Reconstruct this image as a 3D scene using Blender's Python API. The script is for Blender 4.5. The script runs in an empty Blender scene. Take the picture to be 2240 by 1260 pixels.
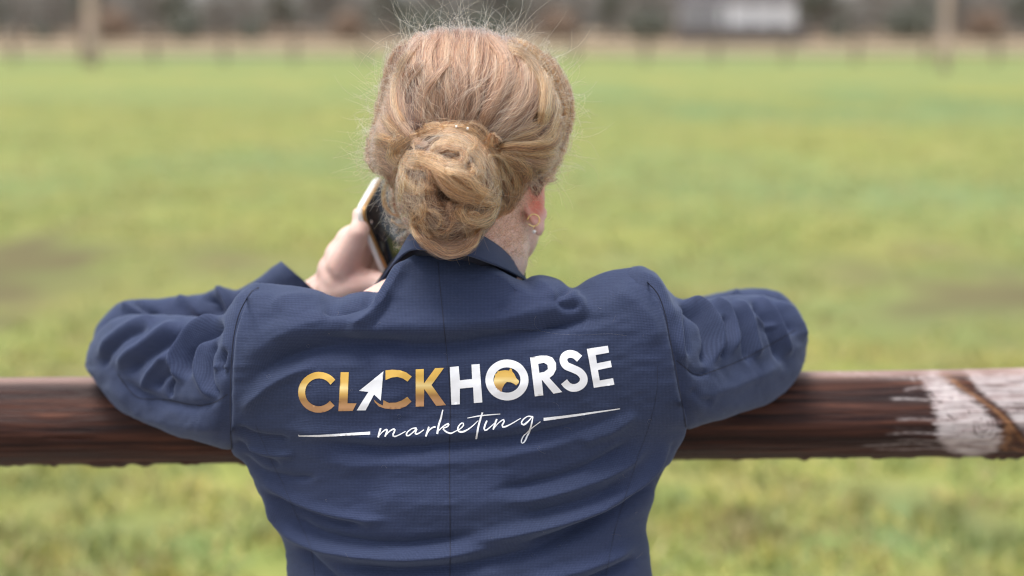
import bpy, bmesh, math, random
import numpy as np
from mathutils import Vector, Matrix, noise as mnoise
from mathutils.bvhtree import BVHTree
from mathutils.geometry import delaunay_2d_cdt

random.seed(7)
rng = np.random.default_rng(7)
S = bpy.context.scene
COL = S.collection

# ------------------------------------------------------------------ camera
FPX = 3111.0                       # 50 mm on 36 mm, in photograph pixels
CAM = np.array([0.0, -1.35, 1.5])
PITCH = math.atan((630 - 62) / FPX)
cd = bpy.data.cameras.new('camera')
cam = bpy.data.objects.new('camera', cd)
COL.objects.link(cam)
cam.location = CAM
cam.rotation_euler = (math.pi / 2 - PITCH, 0, 0)
cd.lens = 50
cd.sensor_width = 36
cd.clip_start = 0.05
cd.clip_end = 3000
cd.dof.use_dof = True
cd.dof.focus_distance = 1.365
cd.dof.aperture_fstop = 2.15
cd.dof.aperture_blades = 0
S.camera = cam

# ------------------------------------------------------------------ light
SUN_EL = math.radians(76)                    # high, veiled sun
w = bpy.data.worlds.new('World')
S.world = w
w.use_nodes = True
nt = w.node_tree
nt.nodes.clear()
o_ = nt.nodes.new('ShaderNodeOutputWorld')
bg = nt.nodes.new('ShaderNodeBackground')
sky = nt.nodes.new('ShaderNodeTexSky')
sky.sky_type = 'NISHITA'
sky.sun_disc = False
sky.sun_elevation = SUN_EL
sky.air_density = 1.0
sky.dust_density = 3.0
sunv = Vector((-math.cos(SUN_EL) * 0.75, -math.cos(SUN_EL) * 0.66, math.sin(SUN_EL)))
sky.sun_rotation = math.atan2(sunv.x, sunv.y)
hs = nt.nodes.new('ShaderNodeHueSaturation')
hs.inputs['Saturation'].default_value = 0.42          # cloud cover: the blue is nearly gone
nt.links.new(sky.outputs[0], hs.inputs['Color'])
nt.links.new(hs.outputs[0], bg.inputs[0])
bg.inputs[1].default_value = 0.15
nt.links.new(bg.outputs[0], o_.inputs[0])
sd = bpy.data.lights.new('sun', 'SUN')
sd.energy = 1.5
sd.angle = math.radians(22)
sd.color = (1.0, 0.965, 0.92)
sun = bpy.data.objects.new('sun', sd)
COL.objects.link(sun)
sun.location = (0, 0, 20)
sun.rotation_euler = sunv.to_track_quat('Z', 'Y').to_euler()

S.view_settings.view_transform = 'Standard'
S.view_settings.look = 'None'
S.view_settings.gamma = 1
S.view_settings.exposure = 0.9
S.render.engine = 'CYCLES'
S.cycles.use_denoising = True
S.cycles.denoiser = 'OPENIMAGEDENOISE'
S.cycles.denoising_input_passes = 'RGB_ALBEDO_NORMAL'
S.cycles.denoising_prefilter = 'ACCURATE'
S.cycles.filter_width = 1.15
S.cycles.max_bounces = 8
S.cycles.transparent_max_bounces = 8
S.cycles_curves.shape = 'RIBBONS' if hasattr(S, 'cycles_curves') else 'RIBBONS'

# ------------------------------------------------------------------ helpers
cp, sp = math.cos(PITCH), math.sin(PITCH)


def P(px, py, Y):
    """the point of the place seen at photograph pixel (px, py) at depth Y"""
    px, py, Y = np.broadcast_arrays(np.asarray(px, float), np.asarray(py, float), np.asarray(Y, float))
    a = (px - 1120) / FPX
    b = -(py - 630) / FPX
    dx, dy, dz = a, cp + b * sp, -sp + b * cp
    t = (Y - CAM[1]) / dy
    return np.stack([CAM[0] + dx * t, CAM[1] + dy * t, CAM[2] + dz * t], -1)


def PV(px, py, Y):
    return Vector(P(px, py, Y).tolist())


def cr(pts, t, closed=False):
    """Catmull-Rom through pts sampled at t in 0..1, chord-length parameter"""
    pts = np.asarray(pts, float)
    t = np.asarray(t, float)
    d = np.r_[0, np.cumsum(np.linalg.norm(np.diff(pts[:, :2], axis=0), axis=1) + 1e-9)]
    d /= d[-1]
    e = np.vstack([2 * pts[0] - pts[1], pts, 2 * pts[-1] - pts[-2]])
    i = np.clip(np.searchsorted(d, t, side='right') - 1, 0, len(pts) - 2)
    f = ((t - d[i]) / (d[i + 1] - d[i]))[..., None]
    p0, p1, p2, p3 = e[i], e[i + 1], e[i + 2], e[i + 3]
    return 0.5 * (2 * p1 + (p2 - p0) * f + (2 * p0 - 5 * p1 + 4 * p2 - p3) * f ** 2 + (3 * p1 - p0 - 3 * p2 + p3) * f ** 3)


def lin(xs, ys, x):
    return np.interp(x, xs, ys)


def smooth(x, a, b):
    t = np.clip((x - a) / (b - a), 0, 1)
    return t * t * (3 - 2 * t)


def link(name, data, parent=None, **props):
    o = bpy.data.objects.new(name, data)
    COL.objects.link(o)
    if parent is not None:
        o.parent = parent
        o.matrix_parent_inverse = parent.matrix_world.inverted() if parent.type != 'EMPTY' else Matrix.Translation(-parent.location)
    for k, v in props.items():
        o[k] = v
    return o


def mesh_obj(name, V, F, mat, parent=None, uv=None, smooth_=True, **props):
    me = bpy.data.meshes.new(name)
    me.from_pydata([tuple(v) for v in V], [], [tuple(f) for f in F])
    me.update()
    if uv is not None:
        l = me.uv_layers.new(name='UVMap')
        idx = np.empty(len(me.loops), dtype=np.int32)
        me.loops.foreach_get('vertex_index', idx)
        l.data.foreach_set('uv', np.asarray(uv, dtype=np.float32)[idx].ravel())
    if smooth_:
        me.shade_smooth()
    if mat is not None:
        me.materials.append(mat)
    return link(name, me, parent, **props)


def grid_faces(nu, nv, closed_u=False):
    i = np.arange(nu if closed_u else nu - 1)
    j = np.arange(nv - 1)
    I, J = np.meshgrid(i, j, indexing='ij')
    I2 = (I + 1) % nu
    return np.stack([I * nv + J, I2 * nv + J, I2 * nv + J + 1, I * nv + J + 1], -1).reshape(-1, 4)


def grid_normals(G, wrap_u=False):
    if wrap_u:
        du = np.roll(G, -1, 0) - np.roll(G, 1, 0)
    else:
        du = np.gradient(G, axis=0)
    dv = np.gradient(G, axis=1)
    n = np.cross(du, dv)
    return n / (np.linalg.norm(n, axis=-1, keepdims=True) + 1e-12)


def stroke_field(X, Yp, strokes):
    """sum of fold ridges (+mm) and valleys (-mm): each (points, width px, height mm)"""
    H = np.zeros_like(X)
    for pts, wd, mm in strokes:
        pts = np.asarray(pts, float)
        c = cr(pts, np.linspace(0, 1, 5 * len(pts)))
        x0, x1 = c[:, 0].min() - 3.2 * wd, c[:, 0].max() + 3.2 * wd
        y0, y1 = c[:, 1].min() - 3.2 * wd, c[:, 1].max() + 3.2 * wd
        m = (X > x0) & (X < x1) & (Yp > y0) & (Yp < y1)
        if not m.any():
            continue
        x, y = X[m], Yp[m]
        best = np.full(x.shape, 1e18)
        par = np.zeros(x.shape)
        n = len(c) - 1
        for k in range(n):
            a, b = c[k], c[k + 1]
            ab = b - a
            L = ab @ ab + 1e-9
            t = np.clip(((x - a[0]) * ab[0] + (y - a[1]) * ab[1]) / L, 0, 1)
            d = (x - a[0] - t * ab[0]) ** 2 + (y - a[1] - t * ab[1]) ** 2
            u = d < best
            best[u] = d[u]
            par[u] = ((k + t) / n)[u]
        taper = np.clip(np.minimum(par, 1 - par) * 5, 0.0, 1)
        taper = taper * taper * (3 - 2 * taper)
        H[m] += mm * 0.001 * np.exp(-(best / wd ** 2) ** 0.78) * taper
    return H


# cheap tileable value noise on numpy arrays
_nt = rng.random((64, 64))


def vnoise(x, y, seed=0):
    x = x + seed * 13.7
    y = y + seed * 7.3
    xi, yi = np.floor(x).astype(int), np.floor(y).astype(int)
    fx, fy = x - xi, y - yi
    fx, fy = fx * fx * (3 - 2 * fx), fy * fy * (3 - 2 * fy)
    g = lambda a, b: _nt[a % 64, b % 64]
    return ((g(xi, yi) * (1 - fx) + g(xi + 1, yi) * fx) * (1 - fy) + (g(xi, yi + 1) * (1 - fx) + g(xi + 1, yi + 1) * fx) * fy) * 2 - 1


# ------------------------------------------------------------------ materials
def mat(name, color=(0.5, 0.5, 0.5), rough=0.6, **kw):
    m = bpy.data.materials.new(name)
    m.use_nodes = True
    b = m.node_tree.nodes['Principled BSDF']
    b.inputs['Base Color'].default_value = (*color, 1)
    b.inputs['Roughness'].default_value = rough
    for k, v in kw.items():
        b.inputs[k.replace('_', ' ')].default_value = v
    return m


class N:
    def __init__(s, m):
        s.t = m.node_tree
        s.b = s.t.nodes['Principled BSDF']
        s.out = s.t.nodes['Material Output']

    def n(s, typ, **kw):
        x = s.t.nodes.new(typ)
        for k, v in kw.items():
            if k in x.inputs:
                x.inputs[k].default_value = v
            else:
                setattr(x, k, v)
        return x

    def l(s, a, b):
        s.t.links.new(a, b)

    def coord(s, kind='Object', scale=(1, 1, 1), rot=(0, 0, 0), loc=(0, 0, 0)):
        c = s.n('ShaderNodeTexCoord')
        mp = s.n('ShaderNodeMapping')
        mp.inputs['Scale'].default_value = scale
        mp.inputs['Rotation'].default_value = rot
        mp.inputs['Location'].default_value = loc
        s.l(c.outputs[kind], mp.inputs[0])
        return mp.outputs[0]

    def noise(s, vec, scale, detail=4, rough=0.55, dist=0.0):
        x = s.n('ShaderNodeTexNoise')
        x.inputs['Scale'].default_value = scale
        x.inputs['Detail'].default_value = detail
        x.inputs['Roughness'].default_value = rough
        x.inputs['Distortion'].default_value = dist
        s.l(vec, x.inputs['Vector'])
        return x.outputs['Fac']

    def ramp(s, fac, stops, interp='LINEAR'):
        r = s.n('ShaderNodeValToRGB')
        e = r.color_ramp.elements
        while len(e) < len(stops):
            e.new(0.5)
        for q, (p, c) in zip(e, stops):
            q.position = p
            q.color = (*c, 1) if len(c) == 3 else c
        r.color_ramp.interpolation = interp
        s.l(fac, r.inputs[0])
        return r.outputs[0]

    def mix(s, fac, a, b, mode='MIX'):
        x = s.n('ShaderNodeMix', data_type='RGBA', blend_type=mode)
        for v, sock in ((fac, x.inputs[0]), (a, x.inputs[6]), (b, x.inputs[7])):
            if hasattr(v, 'is_output'):
                s.l(v, sock)
            elif isinstance(v, (int, float)):
                sock.default_value = v
            else:
                sock.default_value = (*v, 1)
        return x.outputs[2]

    def math(s, op, a, b=0.0, c=0.0):
        x = s.n('ShaderNodeMath', operation=op)
        for v, sock in zip((a, b, c), x.inputs):
            if hasattr(v, 'is_output'):
                s.l(v, sock)
            else:
                sock.default_value = v
        return x.outputs[0]

    def bump(s, h, strength=0.5, dist=0.001):
        x = s.n('ShaderNodeBump')
        x.inputs['Strength'].default_value = strength
        x.inputs['Distance'].default_value = dist
        s.l(h, x.inputs['Height'])
        s.l(x.outputs[0], s.b.inputs['Normal'])


def cloth_mat():
    m = mat('navy_wool', (0.03, 0.045, 0.1), 0.78)
    k = N(m)
    uv = k.coord('UV')
    # woven threads: a fine grid of lighter dashes on navy
    w1 = k.n('ShaderNodeTexWave', wave_type='BANDS', bands_direction='Y', wave_profile='SIN')
    w1.inputs['Scale'].default_value = 210
    w1.inputs['Distortion'].default_value = 0.6
    w1.inputs['Detail'].default_value = 2
    w1.inputs['Detail Scale'].default_value = 3
    k.l(uv, w1.inputs[0])
    w2 = k.n('ShaderNodeTexWave', wave_type='BANDS', bands_direction='X', wave_profile='SIN')
    w2.inputs['Scale'].default_value = 230
    w2.inputs['Distortion'].default_value = 0.6
    w2.inputs['Detail'].default_value = 2
    w2.inputs['Detail Scale'].default_value = 3
    k.l(uv, w2.inputs[0])
    g = k.math('MULTIPLY_ADD', w1.outputs['Fac'], 0.46, k.math('MULTIPLY', w2.outputs['Fac'], 0.54))
    fine = k.noise(k.coord('UV', (260, 900, 1)), 1.0, 2, 0.6)
    big = k.noise(uv, 9, 3, 0.5)
    f = k.math('ADD', k.math('MULTIPLY', g, 0.5), k.math('MULTIPLY', fine, 0.5))
    c = k.ramp(f, [(0.25, (0.0145, 0.0205, 0.042)), (0.5, (0.0205, 0.030, 0.061)), (0.76, (0.035, 0.048, 0.091))])
    c2 = k.mix(k.math('MULTIPLY', big, 0.25), c, (0.03, 0.045, 0.16))
    k.l(c2, k.b.inputs['Base Color'])
    k.b.inputs['Sheen Weight'].default_value = 0.16
    k.b.inputs['Sheen Roughness'].default_value = 0.5
    k.b.inputs['Sheen Tint'].default_value = (0.6, 0.72, 1, 1)
    k.b.inputs['Specular IOR Level'].default_value = 0.25
    k.bump(f, 0.6, 0.0008)
    return m


M = {}
M['cloth'] = cloth_mat()
M['seam'] = mat('seam_thread', (0.008, 0.011, 0.028), 0.8)
M['gap_shade'] = mat('painted_gap_shade', (0.006, 0.008, 0.02), 0.8)  # near-black colour standing in for the shade under the collar
M['white_print'] = mat('white_print', (0.83, 0.84, 0.86), 0.45)
_k = N(M['white_print'])
_k.bump(_k.noise(_k.coord('Object'), 900, 2), 0.25, 0.0004)


def gold_mat():
    m = mat('gold_print', (0.7, 0.45, 0.1), 0.38)
    k = N(m)
    uv = k.n('ShaderNodeTexCoord')
    sx = k.n('ShaderNodeSeparateXYZ')
    k.l(uv.outputs['UV'], sx.inputs[0])
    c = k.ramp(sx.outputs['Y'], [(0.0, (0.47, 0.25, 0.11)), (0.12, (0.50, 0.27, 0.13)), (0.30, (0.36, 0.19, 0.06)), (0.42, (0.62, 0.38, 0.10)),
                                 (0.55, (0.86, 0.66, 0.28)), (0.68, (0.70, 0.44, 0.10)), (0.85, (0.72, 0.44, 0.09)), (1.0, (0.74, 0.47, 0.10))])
    k.l(c, k.b.inputs['Base Color'])
    k.b.inputs['Metallic'].default_value = 0.15
    return m


M['gold_print'] = gold_mat()


def skin_mat():
    m = mat('skin', (0.62, 0.38, 0.29), 0.48)
    k = N(m)
    a = k.n('ShaderNodeAttribute', attribute_name='flush')
    n1 = k.noise(k.coord('Object'), 38, 4)
    c = k.ramp(n1, [(0.3, (0.68, 0.44, 0.36)), (0.7, (0.77, 0.56, 0.48))])
    c = k.mix(a.outputs['Fac'], c, (0.62, 0.16, 0.10))
    k.l(c, k.b.inputs['Base Color'])
    k.b.inputs['Subsurface Weight'].default_value = 0.35
    k.b.inputs['Subsurface Radius'].default_value = (0.9, 0.35, 0.2)
    k.b.inputs['Subsurface Scale'].default_value = 0.008
    k.bump(k.noise(k.coord('Object'), 420, 3), 0.25, 0.0008)
    return m


M['skin'] = skin_mat()


def hair_mat(name, stops, rough=0.38):
    m = bpy.data.materials.new(name)
    m.use_nodes = True
    t = m.node_tree
    t.nodes.clear()
    o = t.nodes.new('ShaderNodeOutputMaterial')
    h = t.nodes.new('ShaderNodeBsdfHairPrincipled')
    h.parametrization = 'COLOR'
    info = t.nodes.new('ShaderNodeAttribute')
    info.attribute_name = 'tone'
    r = t.nodes.new('ShaderNodeValToRGB')
    e = r.color_ramp.elements
    while len(e) < len(stops):
        e.new(0.5)
    for q, (p, c) in zip(e, stops):
        q.position = p
        q.color = (*c, 1)
    t.links.new(info.outputs['Fac'], r.inputs[0])
    t.links.new(r.outputs[0], h.inputs['Color'])
    h.inputs['Roughness'].default_value = rough
    h.inputs['Radial Roughness'].default_value = 0.5
    t.links.new(h.outputs[0], o.inputs[0])
    return m


M['hair'] = hair_mat('ginger_blonde_hair', [(0.0, (0.060, 0.026, 0.015)), (0.3, (0.19, 0.086, 0.047)), (0.65, (0.42, 0.208, 0.118)), (1.0, (0.74, 0.44, 0.27))])
M['bun'] = hair_mat('golden_hair', [(0.0, (0.06, 0.022, 0.010)), (0.3, (0.24, 0.10, 0.040)), (0.6, (0.54, 0.255, 0.105)), (1.0, (0.93, 0.60, 0.34))])
M['wisps'] = hair_mat('pale_stray_hair', [(0.0, (0.34, 0.17, 0.09)), (1.0, (0.80, 0.58, 0.36))])


def undercap_mat():
    m = mat('hair_mass', (0.12, 0.065, 0.035), 0.7)
    k = N(m)
    c = k.ramp(k.noise(k.coord('Object', (90, 90, 14)), 1, 4), [(0.35, (0.07, 0.038, 0.02)), (0.65, (0.26, 0.15, 0.085))])
    k.l(c, k.b.inputs['Base Color'])
    return m


M['undercap'] = undercap_mat()
M['gold'] = mat('gold_metal', (0.9, 0.66, 0.28), 0.22, Metallic=1.0)
M['pearl'] = mat('pearl', (0.85, 0.82, 0.78), 0.2)
M['phone_glass'] = mat('phone_glass', (0.012, 0.012, 0.013), 0.10)
M['phone_edge'] = mat('phone_edge', (0.42, 0.24, 0.09), 0.3, Metallic=0.7)
M['phone_case'] = mat('phone_case', (0.82, 0.8, 0.76), 0.35)
M['trousers'] = mat('trousers', (0.02, 0.022, 0.03), 0.85)
M['boots'] = mat('boots', (0.03, 0.018, 0.012), 0.4)
M['eye'] = mat('eye', (0.8, 0.8, 0.78), 0.15)


def near_wood():
    m = mat('stained_wood', (0.05, 0.02, 0.012), 0.5)
    k = N(m)
    # object space: x along the pole. rings of grain around the pole stretch along x
    base = k.coord('Object', (1.2, 30, 30))
    warp = k.noise(k.coord('Object', (6, 10, 10)), 1.0, 3)
    g1 = k.noise(base, 3.2, 6, 0.62, 0.6)
    g2 = k.noise(k.coord('Object', (4, 130, 130)), 1.0, 4, 0.6)
    col = k.ramp(g1, [(0.33, (0.011, 0.005, 0.005)), (0.45, (0.030, 0.0115, 0.0085)), (0.57, (0.068, 0.025, 0.0155)), (0.70, (0.150, 0.058, 0.033))])
    col2 = k.mix(k.math('MULTIPLY', k.ramp(g2, [(0.42, (0, 0, 0)), (0.62, (1, 1, 1))]), 0.55), col, (0.014, 0.006, 0.0055))
    # bleached, worn patch round the knot at the right: its outline, grain lines and tan heartwood are laid out on the mesh
    at = lambda nm: k.n('ShaderNodeAttribute', attribute_name=nm).outputs['Fac']
    tc = k.n('ShaderNodeTexCoord')
    sx = k.n('ShaderNodeSeparateXYZ')
    k.l(tc.outputs['Object'], sx.inputs[0])
    pale = k.ramp(k.noise(k.coord('Object', (30, 90, 90)), 1.0, 5), [(0.3, (0.33, 0.26, 0.25)), (0.55, (0.50, 0.44, 0.43)), (0.75, (0.58, 0.53, 0.52))])
    tan_ = k.ramp(k.noise(k.coord('Object', (30, 60, 60)), 1.0, 4), [(0.35, (0.13, 0.055, 0.024)), (0.65, (0.27, 0.135, 0.062))])
    col4 = k.mix(at('worn'), col2, pale)
    col4 = k.mix(at('tan'), col4, tan_)
    col4 = k.mix(at('dark'), col4, (0.060, 0.038, 0.034))
    # highlight along the crest, painted into the base colour as a pale streak
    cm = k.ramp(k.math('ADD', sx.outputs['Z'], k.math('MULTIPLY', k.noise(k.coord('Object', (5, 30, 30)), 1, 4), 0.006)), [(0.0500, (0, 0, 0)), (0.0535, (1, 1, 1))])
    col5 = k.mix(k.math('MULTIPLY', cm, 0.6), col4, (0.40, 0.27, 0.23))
    k.l(col5, k.b.inputs['Base Color'])
    rr = k.ramp(g1, [(0.3, (0.36, 0.36, 0.36)), (0.7, (0.6, 0.6, 0.6))])
    k.l(rr, k.b.inputs['Roughness'])
    k.b.inputs['Specular IOR Level'].default_value = 0.16
    hh = k.math('ADD', g1, k.math('MULTIPLY', g2, 0.6))
    k.bump(hh, 0.8, 0.004)
    return m


M['wood'] = near_wood()


def field_mat():
    m = mat('pasture', (0.15, 0.18, 0.05), 0.9)
    k = N(m)
    a = k.noise(k.coord('Object'), 0.35, 5, 0.6)
    b = k.noise(k.coord('Object', (0.5, 1, 1)), 1.7, 4, 0.6)
    c = k.noise(k.coord('Object'), 7.0, 4, 0.65)
    far = k.noise(k.coord('Object', (0.35, 1, 1)), 0.12, 3, 0.5)
    col = k.ramp(b, [(0.33, (0.138, 0.178, 0.050)), (0.45, (0.215, 0.243, 0.058)), (0.56, (0.28, 0.275, 0.070)), (0.70, (0.31, 0.26, 0.11))])
    col = k.mix(k.math('MULTIPLY', k.ramp(a, [(0.42, (0, 0, 0)), (0.62, (1, 1, 1))]), 0.6), col, (0.19, 0.24, 0.075))
    col = k.mix(k.math('MULTIPLY', k.ramp(far, [(0.50, (0, 0, 0)), (0.62, (1, 1, 1))]), 0.7), col, (0.16, 0.24, 0.10))
    sx = k.n('ShaderNodeSeparateXYZ')
    tc = k.n('ShaderNodeTexCoord')
    k.l(tc.outputs['Object'], sx.inputs[0])
    near_mud = k.ramp(k.noise(k.coord('Object'), 3.1, 4, 0.6), [(0.54, (0, 0, 0)), (0.68, (0.55, 0.55, 0.55))])
    am = k.n('ShaderNodeAttribute', attribute_name='mud')
    al = k.n('ShaderNodeAttribute', attribute_name='lush')
    mm = k.math('MAXIMUM', k.math('MULTIPLY', am.outputs['Fac'], 0.85), near_mud)
    col = k.mix(k.math('MULTIPLY', al.outputs['Fac'], 0.8), col, (0.115, 0.205, 0.085))
    col = k.mix(mm, col, (0.105, 0.075, 0.042))
    col = k.mix(k.math('MULTIPLY', c, 0.22), col, (0.14, 0.15, 0.05))
    # bare brown ground under the far trees and a paler dry belt before it
    dry = k.ramp(k.math('ADD', k.math('DIVIDE', sx.outputs['Y'], 200.0), k.math('MULTIPLY', far, 0.05)), [(0.40, (0, 0, 0)), (0.56, (1, 1, 1))])
    col = k.mix(dry, col, (0.34, 0.255, 0.165))
    k.l(col, k.b.inputs['Base Color'])
    k.b.inputs['Specular IOR Level'].default_value = 0.2
    return m


M['field'] = field_mat()
M['added_sand'] = mat('added_sand', (0.30, 0.265, 0.22), 0.95)  # for the added ground that tempers green bounce
_k = N(M['added_sand'])
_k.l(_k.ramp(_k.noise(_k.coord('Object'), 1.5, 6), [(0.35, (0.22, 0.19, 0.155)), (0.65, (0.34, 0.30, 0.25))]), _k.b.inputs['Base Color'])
M['bark'] = mat('grey_bark', (0.16, 0.135, 0.115), 0.9)
_k = N(M['bark'])
_k.l(_k.ramp(_k.noise(_k.coord('Object', (3, 3, 0.4)), 2, 4), [(0.35, (0.09, 0.08, 0.07)), (0.65, (0.22, 0.18, 0.15))]), _k.b.inputs['Base Color'])
M['pine_bark'] = mat('pink_brown_bark', (0.36, 0.23, 0.18), 0.9)
_k = N(M['pine_bark'])
_k.l(_k.ramp(_k.noise(_k.coord('Object', (6, 6, 1)), 3, 4), [(0.35, (0.44, 0.31, 0.26)), (0.65, (0.56, 0.42, 0.35))]), _k.b.inputs['Base Color'])


def leaf_mat(name, a, b, c):
    m = mat(name, a, 0.85)
    k = N(m)
    n1 = k.noise(k.coord('Object'), 0.35, 3)
    n2 = k.noise(k.coord('Object'), 3.0, 3)
    cc = k.mix(n2, k.ramp(n1, [(0.35, a), (0.65, b)]), c)
    k.l(cc, k.b.inputs['Base Color'])
    return m


M['twigs'] = leaf_mat('winter_twigs', (0.18, 0.17, 0.15), (0.28, 0.25, 0.225), (0.22, 0.215, 0.19))
M['evergreen'] = leaf_mat('dull_evergreen', (0.12, 0.135, 0.11), (0.18, 0.19, 0.145), (0.16, 0.165, 0.13))
M['russet'] = leaf_mat('russet_brush', (0.30, 0.20, 0.15), (0.36, 0.27, 0.2), (0.24, 0.18, 0.13))
M['far_fence'] = mat('far_fence_wood', (0.15, 0.10, 0.075), 0.8)
_k = N(M['far_fence'])
_k.l(_k.ramp(_k.noise(_k.coord('Object'), 4, 3), [(0.35, (0.12, 0.10, 0.07)), (0.65, (0.20, 0.145, 0.11))]), _k.b.inputs['Base Color'])
M['white_wall'] = mat('white_wall', (0.72, 0.72, 0.72), 0.7)
_k = N(M['white_wall'])
_k.l(_k.ramp(_k.noise(_k.coord('Object'), 0.8, 3), [(0.35, (0.8, 0.8, 0.8)), (0.65, (0.88, 0.88, 0.88))]), _k.b.inputs['Base Color'])
M['grey_wall'] = mat('grey_wall', (0.30, 0.30, 0.30), 0.8)
M['roof'] = mat('roof', (0.09, 0.08, 0.08), 0.7)
M['window'] = mat('window_glass', (0.05, 0.055, 0.06), 0.1)
M['grass'] = mat('grass_blades', (0.2, 0.24, 0.07), 0.75)
_k = N(M['grass'])
_g = _k.n('ShaderNodeNewGeometry')
_c = _k.ramp(_g.outputs['Random Per Island'], [(0.0, (0.16, 0.20, 0.08)), (0.3, (0.30, 0.31, 0.08)), (0.6, (0.44, 0.40, 0.10)), (0.85, (0.56, 0.46, 0.14)), (1.0, (0.50, 0.39, 0.22))])
_c = _k.mix(_k.math('MULTIPLY', _k.ramp(_k.noise(_k.coord('Object'), 4.5, 4), [(0.42, (0, 0, 0)), (0.60, (1, 1, 1))]), 0.75), _c, (0.17, 0.24, 0.09))
_c = _k.mix(_k.math('MULTIPLY', _k.ramp(_k.noise(_k.coord('Object', (1, 1, 1), (0, 0, 0), (7, 3, 0)), 3.2, 4), [(0.50, (0, 0, 0)), (0.66, (1, 1, 1))]), 0.7), _c, (0.30, 0.21, 0.10))
_c = _k.mix(_k.math('MULTIPLY', _k.n('ShaderNodeAttribute', attribute_name='mud').outputs['Fac'], 0.8), _c, (0.17, 0.125, 0.07))
_k.l(_c, _k.b.inputs['Base Color'])
_k.b.inputs['Subsurface Weight'].default_value = 0.0

# ------------------------------------------------------------------ the setting: one ground sheet to the horizon
gx = np.unique(np.round(np.r_[-900, -300, np.linspace(-60, 60, 61), np.linspace(-12, 12, 161), 300, 900], 4))
gy = np.unique(np.round(np.r_[1.2, np.linspace(1.2, 40, 240), np.linspace(40, 80, 41), 130, 260, 500, 1500], 4))
GX, GY = np.meshgrid(gx, gy, indexing='ij')


def groundxy(px, py):
    p1 = P(px, py, 1.0)
    d = p1 - CAM
    return CAM + d * (-CAM[2] / d[2])


MUD = [(80, 590, 200, 45, .7), (2150, 640, 240, 55, .7), (300, 560, 260, 30, .5), (1750, 600, 200, 25, .35), (140, 571, 60, 16, 1), (188, 606, 50, 14, 1), (26, 549, 70, 14, 1), (90, 520, 60, 12, .5), (210, 483, 45, 12, .5), (297, 632, 45, 12, .8), (109, 798, 80, 14, .9), (5, 684, 40, 20, .8),
       (70, 640, 60, 12, .7), (358, 425, 60, 8, .4), (480, 560, 50, 10, .4), (2150, 590, 80, 18, 1), (2225, 640, 60, 18, 1), (1985, 668, 60, 12, .8), (1835, 640, 60, 10, .6), (1720, 610, 60, 10, .4),
       (2080, 545, 90, 10, .6), (1330, 600, 50, 10, .6), (1420, 560, 50, 8, .4), (2100, 770, 80, 14, .4), (2185, 745, 60, 20, .5), (300, 800, 60, 12, .6), (1960, 1080, 30, 16, .5), (2180, 1130, 50, 20, .4), (330, 1130, 50, 16, .4), (90, 1090, 60, 14, .4), (1640, 1130, 50, 14, .3)]
LUSH = [(1560, 238, 130, 9, 1), (1900, 200, 110, 10, 1), (1330, 205, 90, 10, .8), (2150, 225, 110, 12, 1), (1780, 250, 100, 8, .7), (300, 395, 200, 14, .5), (2000, 235, 140, 9, .8), (500, 118, 500, 7, .8), (1900, 118, 400, 6, .8),
        (2000, 1130, 90, 40, .9), (1800, 1180, 120, 30, .6), (350, 1180, 160, 40, .5), (640, 330, 120, 14, .4), (60, 400, 120, 18, .6)]


def patches(L, X, Y):
    out = np.zeros_like(X)
    for px, py, rx, ry, st in L:
        c = groundxy(px, py)
        ex = 1.5 * abs(groundxy(px + rx, py)[0] - c[0])
        ey = 1.7 * abs(groundxy(px, py - ry)[1] - groundxy(px, py + ry)[1]) / 2
        out = np.maximum(out, st * np.exp(-(((X - c[0]) / ex) ** 2 + ((Y - c[1]) / ey) ** 2)))
    return out


gz = lambda X, Y: np.where((np.abs(X) < 61) & (Y < 81), 0.035 * vnoise(X * 0.35, Y * 0.35, 3), 0)
brk = lambda X, Y: 1 + 0.7 * vnoise(X * 2.3, Y * 1.6, 7) + 0.4 * vnoise(X * 5.1, Y * 4.2, 8)
MUDF = lambda X, Y: np.clip(1.4 * patches(MUD, X, Y) * brk(X, Y), 0, 1)
LUSHF = lambda X, Y: np.clip(patches(LUSH, X, Y) * brk(X, Y), 0, 1)
fo = mesh_obj('grass_field', np.stack([GX, GY, gz(GX, GY) - 0.03], -1).reshape(-1, 3), grid_faces(len(gx), len(gy)), M['field'], kind='structure',
              label='short green pasture with worn muddy patches reaching the far trees')
for nm, fn in (('mud', MUDF), ('lush', LUSHF)):
    fo.data.attributes.new(nm, 'FLOAT', 'POINT').data.foreach_set('value', fn(GX, GY).ravel().astype(np.float32))
# added, unseen sandy ground that cuts the green bounce light from the grass
mesh_obj('added_sand_ground', [(-900, -200, -0.005), (900, -200, -0.005), (900, 1.3, -0.005), (-900, 1.3, -0.005)], [(0, 1, 2, 3)], M['added_sand'], kind='structure', label='added unseen sandy ground that cuts the green bounce light')

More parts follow.
